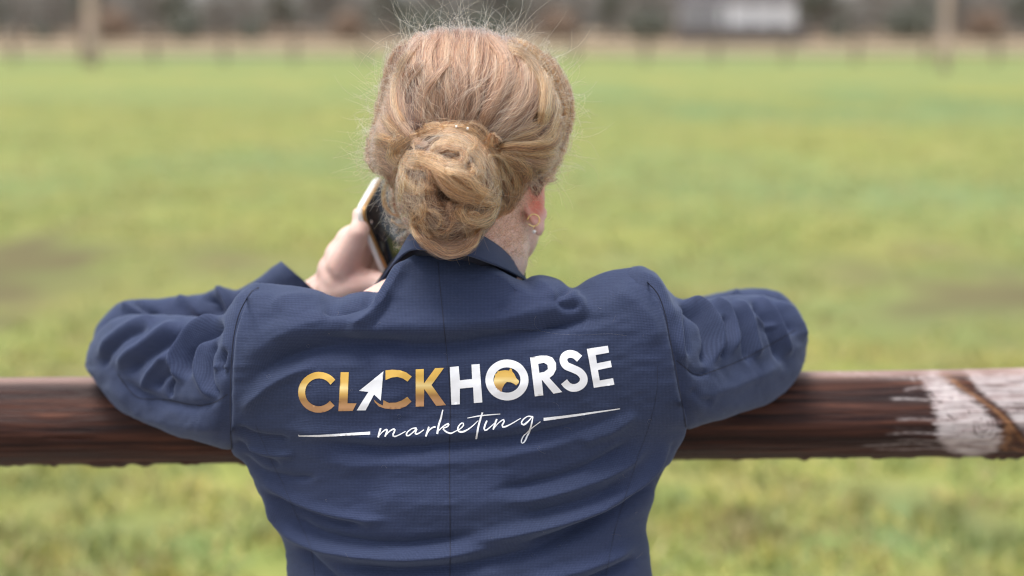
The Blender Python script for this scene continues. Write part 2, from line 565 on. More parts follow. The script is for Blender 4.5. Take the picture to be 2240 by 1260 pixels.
# near grass: blades anyone sees blurred between the rail and the muddy belt
nb = 250000
r_ = rng.random(nb)
by = 1.4 + 31.0 * r_ ** 2.0
bx = (rng.random(nb) * 2 - 1) * (2.2 + by * 0.75)
cl = 0.7 * vnoise(bx * 2.6, by * 2.6, 5) + 1.0 * vnoise(bx * 7.5, by * 5.5, 6)
keep = (cl > -0.12 - 0.9 * rng.random(nb)) & (MUDF(bx, by) < 0.12 + 0.35 * rng.random(nb))
bx, by, cl = bx[keep], by[keep], cl[keep]
nb = len(bx)
hgt = (0.028 + 0.036 * rng.random(nb)) * (0.8 + 0.7 * np.clip(cl, 0, 1))
ang = rng.random(nb) * 2 * np.pi
wd = 0.005 + 0.006 * rng.random(nb)
lean = (rng.random((nb, 2)) - 0.5) * 0.09
ux, uy = np.cos(ang) * wd, np.sin(ang) * wd
z0 = 0.035 * vnoise(bx * 0.35, by * 0.35, 3) - 0.035
v0 = np.stack([bx - ux, by - uy, z0], -1)
v1 = np.stack([bx + ux, by + uy, z0], -1)
v2 = np.stack([bx + lean[:, 0], by + lean[:, 1], z0 + hgt], -1)
V = np.stack([v0, v1, v2], 1).reshape(-1, 3)
me = bpy.data.meshes.new('grass')
me.vertices.add(len(V))
me.vertices.foreach_set('co', V.ravel())
me.loops.add(3 * nb)
me.loops.foreach_set('vertex_index', np.arange(3 * nb, dtype=np.int32))
me.polygons.add(nb)
me.polygons.foreach_set('loop_start', np.arange(0, 3 * nb, 3, dtype=np.int32))
me.polygons.foreach_set('loop_total', np.full(nb, 3, dtype=np.int32))
me.update()
me.attributes.new('mud', 'FLOAT', 'POINT').data.foreach_set('value', np.repeat(MUDF(bx, by), 3).astype(np.float32))
me.materials.append(M['grass'])
link('grass', me, kind='stuff', label='tufts of short green and straw coloured grass beyond the rail')


# ------------------------------------------------------------------ simple solids
def bm_box(bm, c, s, rot=None):
    r = bmesh.ops.create_cube(bm, size=1)
    mtx = Matrix.Translation(c) @ (rot.to_4x4() if rot else Matrix.Identity(4)) @ Matrix.Diagonal((*s, 1))
    bmesh.ops.transform(bm, matrix=mtx, verts=r['verts'])
    return r['verts']


def bm_tube(bm, pts, rad, seg=8, cap=True):
    rings = []
    pts = [Vector(p) for p in pts]
    for i, p in enumerate(pts):
        d = (pts[min(i + 1, len(pts) - 1)] - pts[max(i - 1, 0)]).normalized()
        a = d.orthogonal().normalized() if i == 0 else (a - d * a.dot(d)).normalized()
        b = d.cross(a)
        r = rad[i] if hasattr(rad, '__len__') else rad
        rings.append([bm.verts.new(p + (a * math.cos(t) + b * math.sin(t)) * r) for t in [2 * math.pi * q / seg for q in range(seg)]])
    for r0, r1 in zip(rings, rings[1:]):
        for q in range(seg):
            bm.faces.new((r0[q], r0[(q + 1) % seg], r1[(q + 1) % seg], r1[q]))
    if cap:
        bm.faces.new(rings[0][::-1])
        bm.faces.new(rings[-1])


def bm_obj(name, bm, m, parent=None, smooth_=True, **props):
    bmesh.ops.recalc_face_normals(bm, faces=bm.faces)
    me = bpy.data.meshes.new(name)
    bm.to_mesh(me)
    bm.free()
    if smooth_:
        me.shade_smooth()
    me.materials.append(m)
    return link(name, me, parent, **props)


def empty(name, loc, label, cat, group=None):
    e = bpy.data.objects.new(name, None)
    COL.objects.link(e)
    e.location = loc
    e.empty_display_size = 0.1
    e['label'] = label
    e['category'] = cat
    if group:
        e['group'] = group
    return e


def copy_tree(o, parent=None):
    c = o.copy()
    COL.objects.link(c)
    c.parent = parent
    for ch in o.children:
        copy_tree(ch, c)
    return c


# ------------------------------------------------------------------ far paddock fence (posts about 62 m out)
FY = 62.0
fence = empty('paddock_fence', (0, FY, 0), 'long low brown post and rail fence across the far side of the pasture', 'fence')
bm = bmesh.new()
bm_box(bm, Vector((0, 0, 0.6)), (0.17, 0.16, 1.3))
bmesh.ops.bevel(bm, geom=bm.edges[:], offset=0.015, segments=1, affect='EDGES')
post0 = None
xs_px = [30 + 153.5 * i for i in range(-3, 20)]
xs = [float(P(x, 135, FY)[0]) for x in xs_px]
for x in xs:
    if post0 is None:
        post0 = bm_obj('post', bm, M['far_fence'], fence, False)
        p = post0
    else:
        p = post0.copy()
        COL.objects.link(p)
    p.location = (x, FY, 0)
rail0 = None
for a, b in zip(xs, xs[1:]):
    for z in (1.08, 0.72, 0.36):
        if rail0 is None:
            bm = bmesh.new()
            bm_box(bm, Vector((0, 0, 0)), (b - a - 0.02, 0.045, 0.10))
            rail0 = bm_obj('rail', bm, M['far_fence'], fence, False)
            r = rail0
        else:
            r = rail0.copy()
            COL.objects.link(r)
        r.location = ((a + b) / 2, FY - 0.105, z + random.uniform(-0.02, 0.02))


# ------------------------------------------------------------------ far trees
def leaf_cloud(n, fn, size, rs):
    c = fn(n, rs)
    a = rs.normal(size=(n, 3))
    a /= np.linalg.norm(a, axis=1, keepdims=True)
    b = np.cross(a, rs.normal(size=(n, 3)))
    b /= np.linalg.norm(b, axis=1, keepdims=True)
    s = size * (0.5 + rs.random((n, 1)))
    V = np.stack([c - a * s, c + b * s * 0.6, c + a * s, c - b * s * 0.6], 1).reshape(-1, 3)
    return V, np.arange(4 * n).reshape(-1, 4)


def tree_meshes(seed, h, leafy):
    rs = np.random.default_rng(seed)
    rd = random.Random(seed)
    bm = bmesh.new()
    pts = [Vector((rd.uniform(-.2, .2) * i * 0.5, rd.uniform(-.2, .2) * i * 0.5, h * i / 5)) for i in range(6)]
    bm_tube(bm, pts, [0.3, 0.24, 0.2, 0.15, 0.1, 0.04], 8)
    for q in range(14):
        z = rd.uniform(0.18, 0.9)
        i = min(int(z * 5), 4)
        p = pts[i].lerp(pts[i + 1], z * 5 - i)
        a = rd.uniform(0, 6.28)
        L = (1 - z) * h * 0.35 + 0.8
        e = p + Vector((math.cos(a) * L, math.sin(a) * L, L * 0.7))
        m_ = p.lerp(e, 0.5) + Vector((0, 0, -0.12 * L))
        bm_tube(bm, [p, m_, e], [0.09, 0.05, 0.015], 5)
    me1 = bpy.data.meshes.new('trunk')
    bm.to_mesh(me1)
    bm.free()
    me1.shade_smooth()

    def vol(n, rs):
        d = rs.normal(size=(n, 3))
        d /= np.linalg.norm(d, axis=1, keepdims=True)
        k = rs.integers(0, 9, n)
        cc = np.stack([rs.normal(size=9) * h * 0.13, rs.normal(size=9) * h * 0.13, h * (0.35 + 0.6 * rs.random(9))], -1)
        return cc[k] + d * (rs.random((n, 1)) ** 0.5) * h * 0.14 * [1, 1, 1]
    V, F = leaf_cloud(1500, vol, 0.16 if not leafy else 0.24, rs)
    me2 = bpy.data.meshes.new('crown')
    me2.from_pydata(V.tolist(), [], F.tolist())
    return me1, me2


variants = [tree_meshes(11, 9.5, False), tree_meshes(12, 12, False), tree_meshes(13, 8, True), tree_meshes(14, 10.5, False)]
tree_i = 0
for i in range(46):
    px = -160 + 2560 * i / 45 + random.uniform(-22, 22)
    D = random.uniform(175, 215)
    v = variants[i % 4]
    x = float(P(px, 90, D)[0])
    leafy = (i % 4 == 2)
    names = 'evergreen_tree' if leafy else 'bare_tree'
    t = empty(names, (x, D, 0),
              'dull green evergreen standing in the far line of winter trees' if leafy else 'leafless grey trunk with bare limbs in the far line of winter trees',
              'tree', 'evergreens in the far tree line' if leafy else 'bare trees in the far tree line')
    s = random.uniform(0.85, 1.3)
    t.scale = (s, s, s)
    t.rotation_euler = (0, 0, random.uniform(0, 6.28))
    for nm, me, mt in (('trunk', v[0], M['bark']), ('crown', v[1], M['evergreen'] if leafy else M['twigs'])):
        if not me.materials:
            me.materials.append(mt)
        o = bpy.data.objects.new(nm, me)
        COL.objects.link(o)
        o.parent = t

# undergrowth hedge / woodland that reads as one mass
rs = np.random.default_rng(5)


def wood_vol(n, rs):
    x = (rs.random(n) * 2 - 1) * 260
    y = 222 + rs.random(n) * 14
    top = 8 + 3 * vnoise(x * 0.07, y * 0, 9)
    z = rs.random(n) ** 0.8 * top
    return np.stack([x, y, z], -1)


V, F = leaf_cloud(72000, wood_vol, 0.42, rs)
o = mesh_obj('woodland', V, F, M['twigs'], smooth_=False, kind='stuff', label='dense grey brown winter woodland closing the horizon')


def hedge_vol(n, rs):
    x = (rs.random(n) * 2 - 1) * 250
    y = 168 + rs.random(n) * 5
    top = np.clip(1.0 + 1.4 * vnoise(x * 0.10, y * 0, 4), 0.25, 3)
    z = rs.random(n) * top
    return np.stack([x, y, z], -1)


V, F = leaf_cloud(20000, hedge_vol, 0.2, rs)
mesh_obj('bramble_bank', V, F, M['russet'], smooth_=False, kind='stuff', label='low russet brush along the foot of the far trees')

# single bushes
bush_me = []
for sd_ in (1, 2, 3):
    rs = np.random.default_rng(40 + sd_)
    V, F = leaf_cloud(1100, lambda n, r: (lambda d: d / np.linalg.norm(d, axis=1, keepdims=True) * (r.random((n, 1)) ** 0.4) * [1.6, 1.3, 1.3] + [0, 0, 1.25])(r.normal(size=(n, 3))), 0.16, rs)
    me = bpy.data.meshes.new('bush')
    me.from_pydata(V.tolist(), [], F.tolist())
    me.materials.append(M['evergreen'] if sd_ != 3 else M['russet'])
    bush_me.append(me)
for i in range(16):
    px = -60 + 2400 * i / 15 + random.uniform(-40, 40)
    if 1440 < px < 1760:
        continue
    D = random.uniform(155, 170)
    o = link('bush', bush_me[i % 3], label='rounded winter bush at the foot of the far tree line' if i % 3 != 2 else 'rounded russet bush at the foot of the far tree line',
             category='bush', group='green bushes before the far trees' if i % 3 != 2 else 'russet bushes before the far trees')
    s = random.uniform(0.8, 1.9)
    o.scale = (s * 1.3, s, s)
    o.location = (float(P(px, 90, D)[0]), D, -0.1)
    o.rotation_euler = (0, 0, random.uniform(0, 6))

# two slender trees standing by the fence
for px, D, lab in ((203, 58.0, 'slender pink brown trunk standing before the far fence at the left'), (2066, 50.0, 'slender pink brown trunk standing before the far fence at the right')):
    x = float(P(px, 130, D)[0])
    t = empty('young_tree', (x, D, 0), lab, 'tree')
    bm = bmesh.new()
    wdt = 0.24 if px < 1000 else 0.15
    bm_tube(bm, [(0, 0, -0.1), (0.01, 0, 1), (0.0, 0, 2.4), (0.06, 0, 4), (0.0, 0, 6)], [wdt * 1.15, wdt, wdt * 0.95, wdt * 0.8, 0.06], 12)
    for q in range(8):
        z = 3.2 + 0.33 * q
        a = q * 2.4
        bm_tube(bm, [(0.02, 0, z), (math.cos(a) * 0.7, math.sin(a) * 0.7, z + 0.6), (math.cos(a) * 1.2, math.sin(a) * 1.2, z + 1.3)], [0.06, 0.035, 0.01], 6)
    o = bm_obj('trunk', bm, M['pine_bark'])
    o.parent = t
    rs = np.random.default_rng(px)
    V, F = leaf_cloud(900, lambda n, r: r.normal(size=(n, 3)) * [0.9, 0.9, 0.9] + [0, 0, 5.6], 0.08, rs)
    o = mesh_obj('crown', V, F, M['twigs'], smooth_=False)
    o.parent = t

# white farm building far off at the right
BD = 150.0
bx0, bx1 = float(P(1492, 50, BD)[0]), float(P(1738, 50, BD)[0])
zt = float(P(1600, 12, BD)[2])
zb = float(P(1600, 54, BD)[2])
house = empty('farm_building', ((bx0 + bx1) / 2, BD, 0), 'low white farm building with a grey wing in front of the far trees', 'building')
L = bx1 - bx0
bm = bmesh.new()
bm_box(bm, Vector((bx0 + L * 0.17, BD + 2, (zt - 0.2) / 2)), (L * 0.34, 4, zt - 0.2))
bm_obj('side_wing', bm, M['grey_wall'], house, False)
bm = bmesh.new()
bm_box(bm, Vector((bx0 + L * 0.67, BD + 2.5, zt / 2)), (L * 0.655, 5, zt))
bm_obj('wall', bm, M['white_wall'], house, False)
bm = bmesh.new()
vs = [bm.verts.new((bx0 - 0.2 + a * (L + 0.4), BD - 0.3 + b, zt + c)) for a in (0, 1) for b, c in ((0, 0.005), (5.6, 0.005), (2.8, 1.3))]
bm.faces.new((vs[0], vs[1], vs[2]))
bm.faces.new((vs[3], vs[5], vs[4]))
bm.faces.new((vs[0], vs[2], vs[5], vs[3]))
bm.faces.new((vs[1], vs[4], vs[5], vs[2]))
bm.faces.new((vs[0], vs[3], vs[4], vs[1]))
bm_obj('roof', bm, M['roof'], house, False)
for f, wv in ((0.40, 0.35), (0.62, 0.35), (0.82, 0.35)):
    bm = bmesh.new()
    bm_box(bm, Vector((bx0 + L * f, BD - 0.02, zt * 0.66)), (wv, 0.08, zt * 0.5))
    wo = bm_obj('window', bm, M['window'], house, False)
bm = bmesh.new()
bm_box(bm, Vector(((bx0 + bx1) / 2, BD - 3.0, zb / 2)), (L * 1.15, 0.5, max(zb, 0.3)))
bm_obj('timber_fence', bm, M['roof'], None, False, label='dark timber boarding in front of the white farm building', category='fence')

# ------------------------------------------------------------------ near rail
RY = 0.285
pa = P(0, 922, RY)
pb = P(2240, 903, RY)
ax = (pb - pa) / np.linalg.norm(pb - pa)
mid = (pa + pb) / 2
rang = -math.atan2(ax[2], ax[0])
RR = 0.0505
nearf = empty('rail_fence', (0, RY, 0), 'dark brown stained round rail the woman leans on, worn white at its right end', 'fence')
nx, na = 900, 96
X = np.unique(np.round(np.r_[np.linspace(-1.6, 1.6, nx), np.linspace(0.34, 0.62, 430)], 5))
nx = len(X)
na = 340
A = np.linspace(0, 2 * np.pi, na, endpoint=False)
AA, XX = np.meshgrid(A, X, indexing='ij')
rad = RR + 0.0012 * vnoise(XX * 5, AA * 2, 1) + 0.0006 * vnoise(XX * 14, AA * 9.55, 2)
sy, sz = -np.cos(AA), np.sin(AA)
# slightly squared section, splintery drips along the underside
rr = rad * (1 + 0.045 * np.cos(4 * AA))
under = np.clip(-sz - 0.9, 0, 1) * 10
rr = rr + under * 0.0042 * np.clip(vnoise(XX * 60, AA * 0, 3) + 0.5 * vnoise(XX * 170, AA * 0, 4), 0, 1)
# long drying crack at the left
crk = np.exp(-((AA - (math.pi + 0.12 + 0.02 * np.sin(XX * 60))) / 0.035) ** 2) * smooth(XX, -0.545, -0.52) * (1 - smooth(XX, -0.50, -0.475))
rr = rr - crk * 0.004
G = np.stack([XX, -sy * 0 + np.cos(AA) * rr, np.sin(AA) * rr], -1)


def in_poly(x, y, L):
    c = np.zeros(x.shape, bool)
    for (x0, y0), (x1, y1) in zip(L, L[1:] + L[:1]):
        m = (y0 > y) != (y1 > y)
        c ^= m & (x < (x1 - x0) * (y - y0) / ((y1 - y0) or 1e-9) + x0)
    return c


def poly_dist(x, y, L):
    best = np.full(x.shape, 1e9)
    for a_, b_ in zip(L, L[1:] + L[:1]):
        a_, b_ = np.array(a_, float), np.array(b_, float)
        ab = b_ - a_
        t = np.clip(((x - a_[0]) * ab[0] + (y - a_[1]) * ab[1]) / (ab @ ab), 0, 1)
        best = np.minimum(best, np.hypot(x - a_[0] - t * ab[0], y - a_[1] - t * ab[1]))
    return np.where(in_poly(x, y, L), -best, best)


QX = lambda x, y: (1531 + x / 2.341, 722 + y / 2.341)
# position along and across the rail, in the photograph's pixels
RX = 1120 + XX * FPX / 1.63
RYY = 903 + 8 * (2240 - RX) / 1120 * 0.9 - np.sin(AA) * 98
patch = [QX(*q) for q in [(1185, 215), (1205, 260), (1215, 300), (1225, 400), (1235, 500), (1330, 600), (1450, 645), (1560, 610), (1585, 500), (1500, 380), (1420, 290), (1330, 230), (1250, 190)]]
patch2 = [QX(*q) for q in [(1400, 205), (1900, 205), (1900, 520), (1700, 520), (1600, 400), (1500, 310)]]
ragx = 10 * vnoise(RX / 30, RYY / 3.2, 1) + 6 * vnoise(RX / 7, RYY / 2.0, 2)
worn = 1 - smooth(poly_dist(RX + ragx, RYY + 2 * vnoise(RX / 12, RYY / 12, 3), patch), -12, 12)
worn = np.maximum(worn * np.clip(0.95 + 0.35 * vnoise(RX / 28, RYY / 4, 15), 0, 1), 0.75 * (1 - smooth(poly_dist(RX + ragx * 0.5, RYY + 8 + 4 * vnoise(RX / 25, RYY / 5, 4), patch2), -10, 6)) * np.clip(0.9 + 0.7 * vnoise(RX / 45, RYY / 3, 9), 0, 1))


def lines(L, wdt):
    return 1000 * stroke_field(RX, RYY, [([QX(*q) for q in l], wdt, 1.0) for l in L])


streaks = lines([[(820, 555), (1000, 548), (1150, 540), (1300, 580)], [(900, 590), (1100, 592), (1250, 585), (1400, 625)], [(950, 470), (1100, 462), (1290, 470)], [(1000, 510), (1130, 505), (1290, 525)],
                 [(980, 290), (1100, 290), (1220, 300)], [(1060, 255), (1150, 240), (1260, 235)], [(1000, 395), (1120, 392), (1250, 400)], [(560, 205), (800, 203), (1100, 212), (1250, 222)]], 2.6)
worn = np.clip(worn + 0.55 * streaks * (0.7 + 0.5 * vnoise(RX / 10, RYY / 3, 5)), 0, 1)
tan = np.clip(lines([[(1230, 190), (1330, 215), (1450, 290), (1560, 380), (1640, 470), (1760, 600)], [(1560, 400), (1610, 480), (1600, 560), (1640, 620)], [(1620, 560), (1700, 600), (1850, 620)]], 5.0) * 0.9
              + 0.8 * lines([[(1560, 430), (1600, 520), (1580, 600)]], 13), 0, 1) * np.clip(1 + 0.6 * vnoise(RX / 9, RYY / 5, 6), 0, 1)
dark = lines([[(1500, 350), (1535, 420), (1530, 500), (1475, 520), (1430, 500)], [(1550, 380), (1583, 470), (1575, 540), (1540, 590)], [(1430, 390), (1440, 440), (1475, 455), (1490, 420), (1470, 385)],
              [(1410, 380), (1425, 470), (1480, 490), (1512, 440), (1490, 360)], [(1600, 430), (1625, 510), (1600, 580)], [(1200, 250), (1230, 285), (1255, 320)], [(1260, 335), (1300, 365), (1340, 395)],
              [(1265, 355), (1300, 385), (1330, 400)], [(1275, 375), (1310, 385)], [(1290, 280), (1330, 300)], [(1385, 335), (1395, 370)], [(1430, 305), (1450, 330)], [(1240, 395), (1290, 400)], [(1400, 560), (1440, 578)],
              [(1440, 260), (1560, 350), (1650, 460)], [(1660, 310), (1600, 320), (1580, 350), (1620, 380), (1680, 370)], [(1700, 340), (1640, 345), (1660, 360)]], 1.5)
dark += 1.0 * lines([[(1305, 430), (1318, 445)], [(1330, 480), (1345, 490)], [(1355, 450), (1365, 460)], [(1250, 300), (1262, 310)], [(1310, 285), (1325, 292)], [(1445, 385), (1455, 400)]], 2.6)
dark += 0.9 * lines([[(850, 575), (1050, 568), (1230, 558), (1330, 596), (1420, 606)], [(900, 525), (1100, 522), (1260, 522)], [(980, 440), (1150, 440), (1230, 446)], [(950, 610), (1150, 612), (1300, 618), (1500, 648)]], 2.2)
dark = np.clip(dark * np.clip(0.55 + 0.9 * vnoise(RX / 8, RYY / 8, 12), 0.05, 1) + np.clip(vnoise(RX / 22, RYY / 1.8, 7) - 0.45, 0, 1) * 0.9 * (RX > 1960), 0, 1)
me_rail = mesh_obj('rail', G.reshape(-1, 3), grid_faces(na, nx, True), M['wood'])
for nm, fld in (('worn', worn), ('tan', tan), ('dark', dark)):
    me_rail.data.attributes.new(nm, 'FLOAT', 'POINT').data.foreach_set('value', fld.ravel().astype(np.float32))
me_rail.rotation_euler = (0, rang, 0)
me_rail.location = (0, RY, float(mid[2]))
me_rail.parent = nearf
me_rail.matrix_parent_inverse = Matrix.Translation((0, -RY, 0))
for x in (-1.45, 1.45):
    bm = bmesh.new()
    bmesh.ops.create_cone(bm, cap_ends=True, segments=24, radius1=0.062, radius2=0.06, depth=1.36)
    o = bm_obj('post', bm, M['wood'], nearf)
    o.location = (x, RY + 0.1, 0.6)
bm = bmesh.new()
bmesh.ops.create_cone(bm, cap_ends=True, segments=24, radius1=0.045, radius2=0.045, depth=3.2)
bmesh.ops.rotate(bm, matrix=Matrix.Rotation(math.pi / 2, 3, 'Y'), verts=bm.verts)
o = bm_obj('lower_rail', bm, M['wood'], nearf)
o.location = (0, RY, 0.55)

# ------------------------------------------------------------------ the woman
FEET = Vector((-0.05, -0.12, 0))
woman = empty('person', FEET, 'woman in a navy blazer seen from behind, blonde bun, leaning on the rail', 'person')

# ---- jacket body: outline of the back in photograph pixels gives the panel its width
LEFT = [(572, 619), (545, 638), (522, 685), (509, 740), (504, 800), (502, 860), (502, 920), (506, 985), (540, 1022), (575, 1080), (602, 1132), (620, 1182), (628, 1260), (626, 1400), (600, 1640)]
RIGHT = [(1380, 585), (1412, 606), (1440, 640), (1456, 682), (1466, 732), (1479, 800), (1490, 862), (1503, 937), (1470, 1000), (1440, 1060), (1432, 1092), (1413, 1150), (1420, 1200), (1427, 1260), (1440, 1400), (1480, 1640)]
TOP = [(572, 619), (610, 622), (680, 632), (738, 650), (768, 642), (800, 637), (826, 640), (842, 634), (862, 606), (882, 575), (905, 558), (935, 553), (1010, 560), (1060, 573), (1100, 594), (1140, 613), (1165, 604), (1190, 602), (1222, 611), (1253, 630), (1290, 609), (1330, 593), (1380, 585)]
nv, nu = 330, 300
vv = np.linspace(0, 1, nv) ** 1.0
Lc = np.array(LEFT, float)
Rc = np.array(RIGHT, float)


def edge_curve(C, vq):
    ys = np.linspace(0, 1, 400)
    c = cr(C, ys)
    # parametrise by height so that rows stay nearly level
    top = c[0, 1]
    tt = (c[:, 1] - top) / (c[-1, 1] - top)
    tt = np.maximum.accumulate(tt + np.arange(400) * 1e-7)
    return np.stack([np.interp(vq, tt, c[:, 0]), np.interp(vq, tt, c[:, 1])], -1)


vq = vv ** 1.35
EL, ER = edge_curve(LEFT, vq), edge_curve(RIGHT, vq)
uu = np.linspace(0, 1, nu)
Tp = np.array(TOP, float)
BOTY = 1640
PX = EL[None, :, 0] * (1 - uu[:, None]) + ER[None, :, 0] * uu[:, None]
EY = EL[None, :, 1] * (1 - uu[:, None]) + ER[None, :, 1] * uu[:, None]
topx = EL[0, 0] * (1 - uu) + ER[0, 0] * uu
topy = cr(TOP, np.linspace(0, 1, 800))
topy = np.interp(topx, topy[:, 0], topy[:, 1])
delta = topy - EY[:, 0]
fall = np.clip(1 - vq * 2.6, 0, 1) ** 1.5
PYY = EY + delta[:, None] * fall[None, :]
s_ = 2 * uu[:, None] - 1
# depth of the edges: above the armpit they meet the sleeve's curve, below it they turn to the side of the body
py_e = (EL[:, 1] + ER[:, 1]) / 2
ph = np.clip((py_e - 602) / (962 - 602), 0, 1)
Yarm = 0.082 - 0.062 * np.sin(np.pi * np.clip(ph * 0.86 + 0.03, 0, 1)) ** 0.62
Yside = 0.085
kmix = smooth(py_e, 925, 1010)
Yedge = Yarm * (1 - kmix) + Yside * kmix
Ycen = lin([550, 600, 650, 720, 800, 900, 1000, 1100, 1260, 1640], [0.05, 0.022, 0.006, -0.008, -0.010, -0.008, -0.012, -0.018, -0.03, -0.075], PYY)
pw = lin([0, 0.5, 1], [2.6, 2.4, 2.2], vq)
prof = (1 - np.abs(s_) ** (pw[None, :] * (1.25 - 0.25 * kmix[None, :]))) ** (0.95 - 0.40 * kmix[None, :])
Yb = Yedge[None, :] * (1 - prof) + Ycen * prof
# roll over the shoulder line
rollpx = lin([572, 700, 840, 900, 1000, 1100, 1150, 1300, 1380], [46, 60, 34, 20, 18, 24, 46, 56, 46], topx)[:, None]
dt = np.clip((PYY - topy[:, None]) / rollpx, 0, 1)
Yridge = lin([572, 740, 842, 905, 1000, 1100, 1150, 1252, 1380], [0.082, 0.085, 0.075, 0.052, 0.04, 0.05, 0.072, 0.085, 0.082], topx)[:, None]
roll = np.sqrt(np.clip(1 - (1 - dt) ** 2, 0, 1))
Yb = Yridge * (1 - roll) + np.minimum(Yb, Yridge) * roll
Yf = Yedge[None, :] + (lin([600, 800, 1000, 1260, 1640], [0.14, 0.215, 0.20, 0.19, 0.18], PYY) - Yedge[None, :]) * (1 - np.abs(s_) ** 2.4) ** 0.5
Yf = Yridge * (1 - roll) + np.maximum(Yf, Yridge + 0.004) * roll

BACKFOLDS = [
    # shelf shadow under the shoulder blades
    ([(515, 880), (562, 822), (625, 782), (700, 762), (800, 757), (960, 757), (1100, 738), (1250, 708), (1350, 692)], 26, -5.5),
    ([(505, 840), (560, 770), (640, 722), (720, 706), (820, 712), (960, 715), (1090, 700), (1240, 672), (1330, 655)], 30, 3.0),
    ([(520, 905), (580, 850), (640, 815), (700, 800)], 14, 2.4),
    ([(690, 735), (760, 742), (840, 748), (900, 750)], 10, -1.5),
    ([(1180, 715), (1240, 705), (1300, 690)], 9, -1.6),
    # neck ridge at the left, running down from the collar
    ([(905, 562), (872, 600), (842, 650), (802, 700), (748, 736)], 14, 3.2),
    ([(826, 645), (790, 668), (750, 682), (700, 690)], 13, -3.2),
    ([(862, 640), (838, 690), (810, 725)], 12, -1.6),
    ([(720, 655), (680, 650), (630, 652), (590, 670)], 16, 1.5),
    # pinch at the right
    ([(1252, 632), (1226, 645), (1218, 662), (1236, 672), (1275, 668)], 9, -2.4),
    ([(1165, 612), (1195, 628), (1212, 652), (1225, 680)], 12, 1.1),
    ([(1290, 618), (1262, 640), (1250, 652), (1290, 660)], 9, 0.9),
    ([(1140, 618), (1110, 650), (1090, 700)], 14, -1.6),
    ([(1330, 640), (1380, 660), (1420, 700), (1440, 760)], 22, 2.0),
    # under the lettering
    ([(680, 962), (780, 978), (880, 982), (1000, 972), (1130, 958), (1250, 932), (1345, 905)], 13, -3.0),
    ([(560, 930), (700, 945), (860, 955), (1000, 948), (1130, 930), (1300, 890)], 16, 1.6),
    ([(640, 1000), (760, 1012), (900, 1015), (1060, 1005), (1200, 975), (1320, 940)], 20, 1.6),
    ([(1050, 985), (1180, 965), (1290, 935), (1380, 890)], 9, -1.3),
    # from the left armpit
    ([(510, 960), (560, 1000), (620, 1018)], 8, -2.0),
    ([(508, 930), (560, 955), (640, 962)], 8, -2.2),
    ([(515, 985), (570, 1028), (630, 1045), (700, 1045)], 8, -1.8),
    ([(530, 975), (590, 990), (650, 995)], 7, 1.8),
    ([(560, 1029), (634, 1085), (720, 1120), (800, 1135), (860, 1135)], 11, 2.6),
    ([(575, 1062), (640, 1112), (720, 1140), (810, 1152)], 10, -2.8),
    ([(545, 1012), (589, 1079), (618, 1140), (679, 1186), (768, 1210), (857, 1220), (946, 1218), (1030, 1205), (1103, 1190)], 15, 4.4),
    ([(600, 1095), (645, 1140), (705, 1172), (790, 1188), (880, 1192), (980, 1180), (1060, 1165)], 14, -3.6),
    ([(690, 1225), (780, 1242), (880, 1248), (980, 1242), (1080, 1225), (1180, 1200), (1290, 1155), (1370, 1110)], 15, -4.0),
    ([(650, 1185), (690, 1230), (740, 1275), (800, 1300)], 12, -2.6),
    # from the right armpit
    ([(1490, 950), (1440, 1005), (1370, 1070), (1303, 1112), (1214, 1146), (1103, 1172), (1013, 1188)], 15, 4.4),
    ([(1470, 1010), (1405, 1082), (1330, 1132), (1230, 1168), (1120, 1196)], 11, -4.4),
    ([(1400, 950), (1345, 992), (1270, 1030), (1160, 1060), (1060, 1075)], 12, -2.6),
    ([(1430, 965), (1375, 1010), (1300, 1050), (1190, 1085), (1080, 1100)], 13, 2.6),
    ([(1380, 1045), (1310, 1085), (1230, 1110), (1130, 1128)], 11, -2.2),
    ([(1400, 900), (1340, 940), (1260, 970)], 12, 1.6),
    ([(1400, 1190), (1330, 1225), (1240, 1255), (1130, 1275)], 14, 2.6),
    ([(1395, 1220), (1330, 1250), (1250, 1285)], 9, -3.0),
    ([(1480, 960), (1450, 1010), (1430, 1060)], 8, -1.6),
    # broad form
    ([(640, 880), (760, 880), (900, 885)], 55, 2.0),
    ([(1000, 860), (1150, 840), (1300, 800)], 55, 2.0),
    ([(800, 1090), (980, 1100), (1150, 1085)], 45, 3.0),
    # armhole seams sink
    ([(572, 619), (545, 638), (522, 685), (509, 740), (504, 800), (502, 860), (502, 920), (506, 985)], 5, -1.6),
    ([(1380, 585), (1412, 606), (1440, 640), (1456, 682), (1466, 732), (1479, 800), (1490, 862), (1503, 937)], 5, -1.6),
]
Gb = P(PX, PYY, Yb)
nb_ = grid_normals(Gb)
if nb_[nu // 2, nv // 3, 1] > 0:
    nb_ = -nb_
H = 2.7 * stroke_field(PX, PYY, BACKFOLDS)
H += 0.0006 * vnoise(PX / 60, PYY / 40, 2) + 0.0006 * vnoise(PX / 28 + PYY / 60, PYY / 13, 8)
edgef = np.clip(roll, 0, 1)
Gb = Gb + nb_ * (H * (0.35 + 0.65 * edgef))[..., None]
Gf = P(PX, PYY, Yf)
ring = np.concatenate([Gb, Gf[::-1][1:-1]], 0)
uvb = np.stack([PX * 0.00046, PYY * 0.00046], -1)
uvr = np.concatenate([uvb, uvb[::-1][1:-1] + 3], 0)
nr = ring.shape[0]
jacket = mesh_obj('jacket', ring.reshape(-1, 3), grid_faces(nr, nv, True)[:, ::-1], M['cloth'], woman, uvr.reshape(-1, 2), label='navy woven blazer with a gold and white printed logo across the back')
dg = bpy.context.evaluated_depsgraph_get()
BV = BVHTree.FromPolygons([tuple(v) for v in Gb.reshape(-1, 3)], [tuple(int(q) for q in f) for f in grid_faces(nu, nv)])
CV = Vector(CAM)


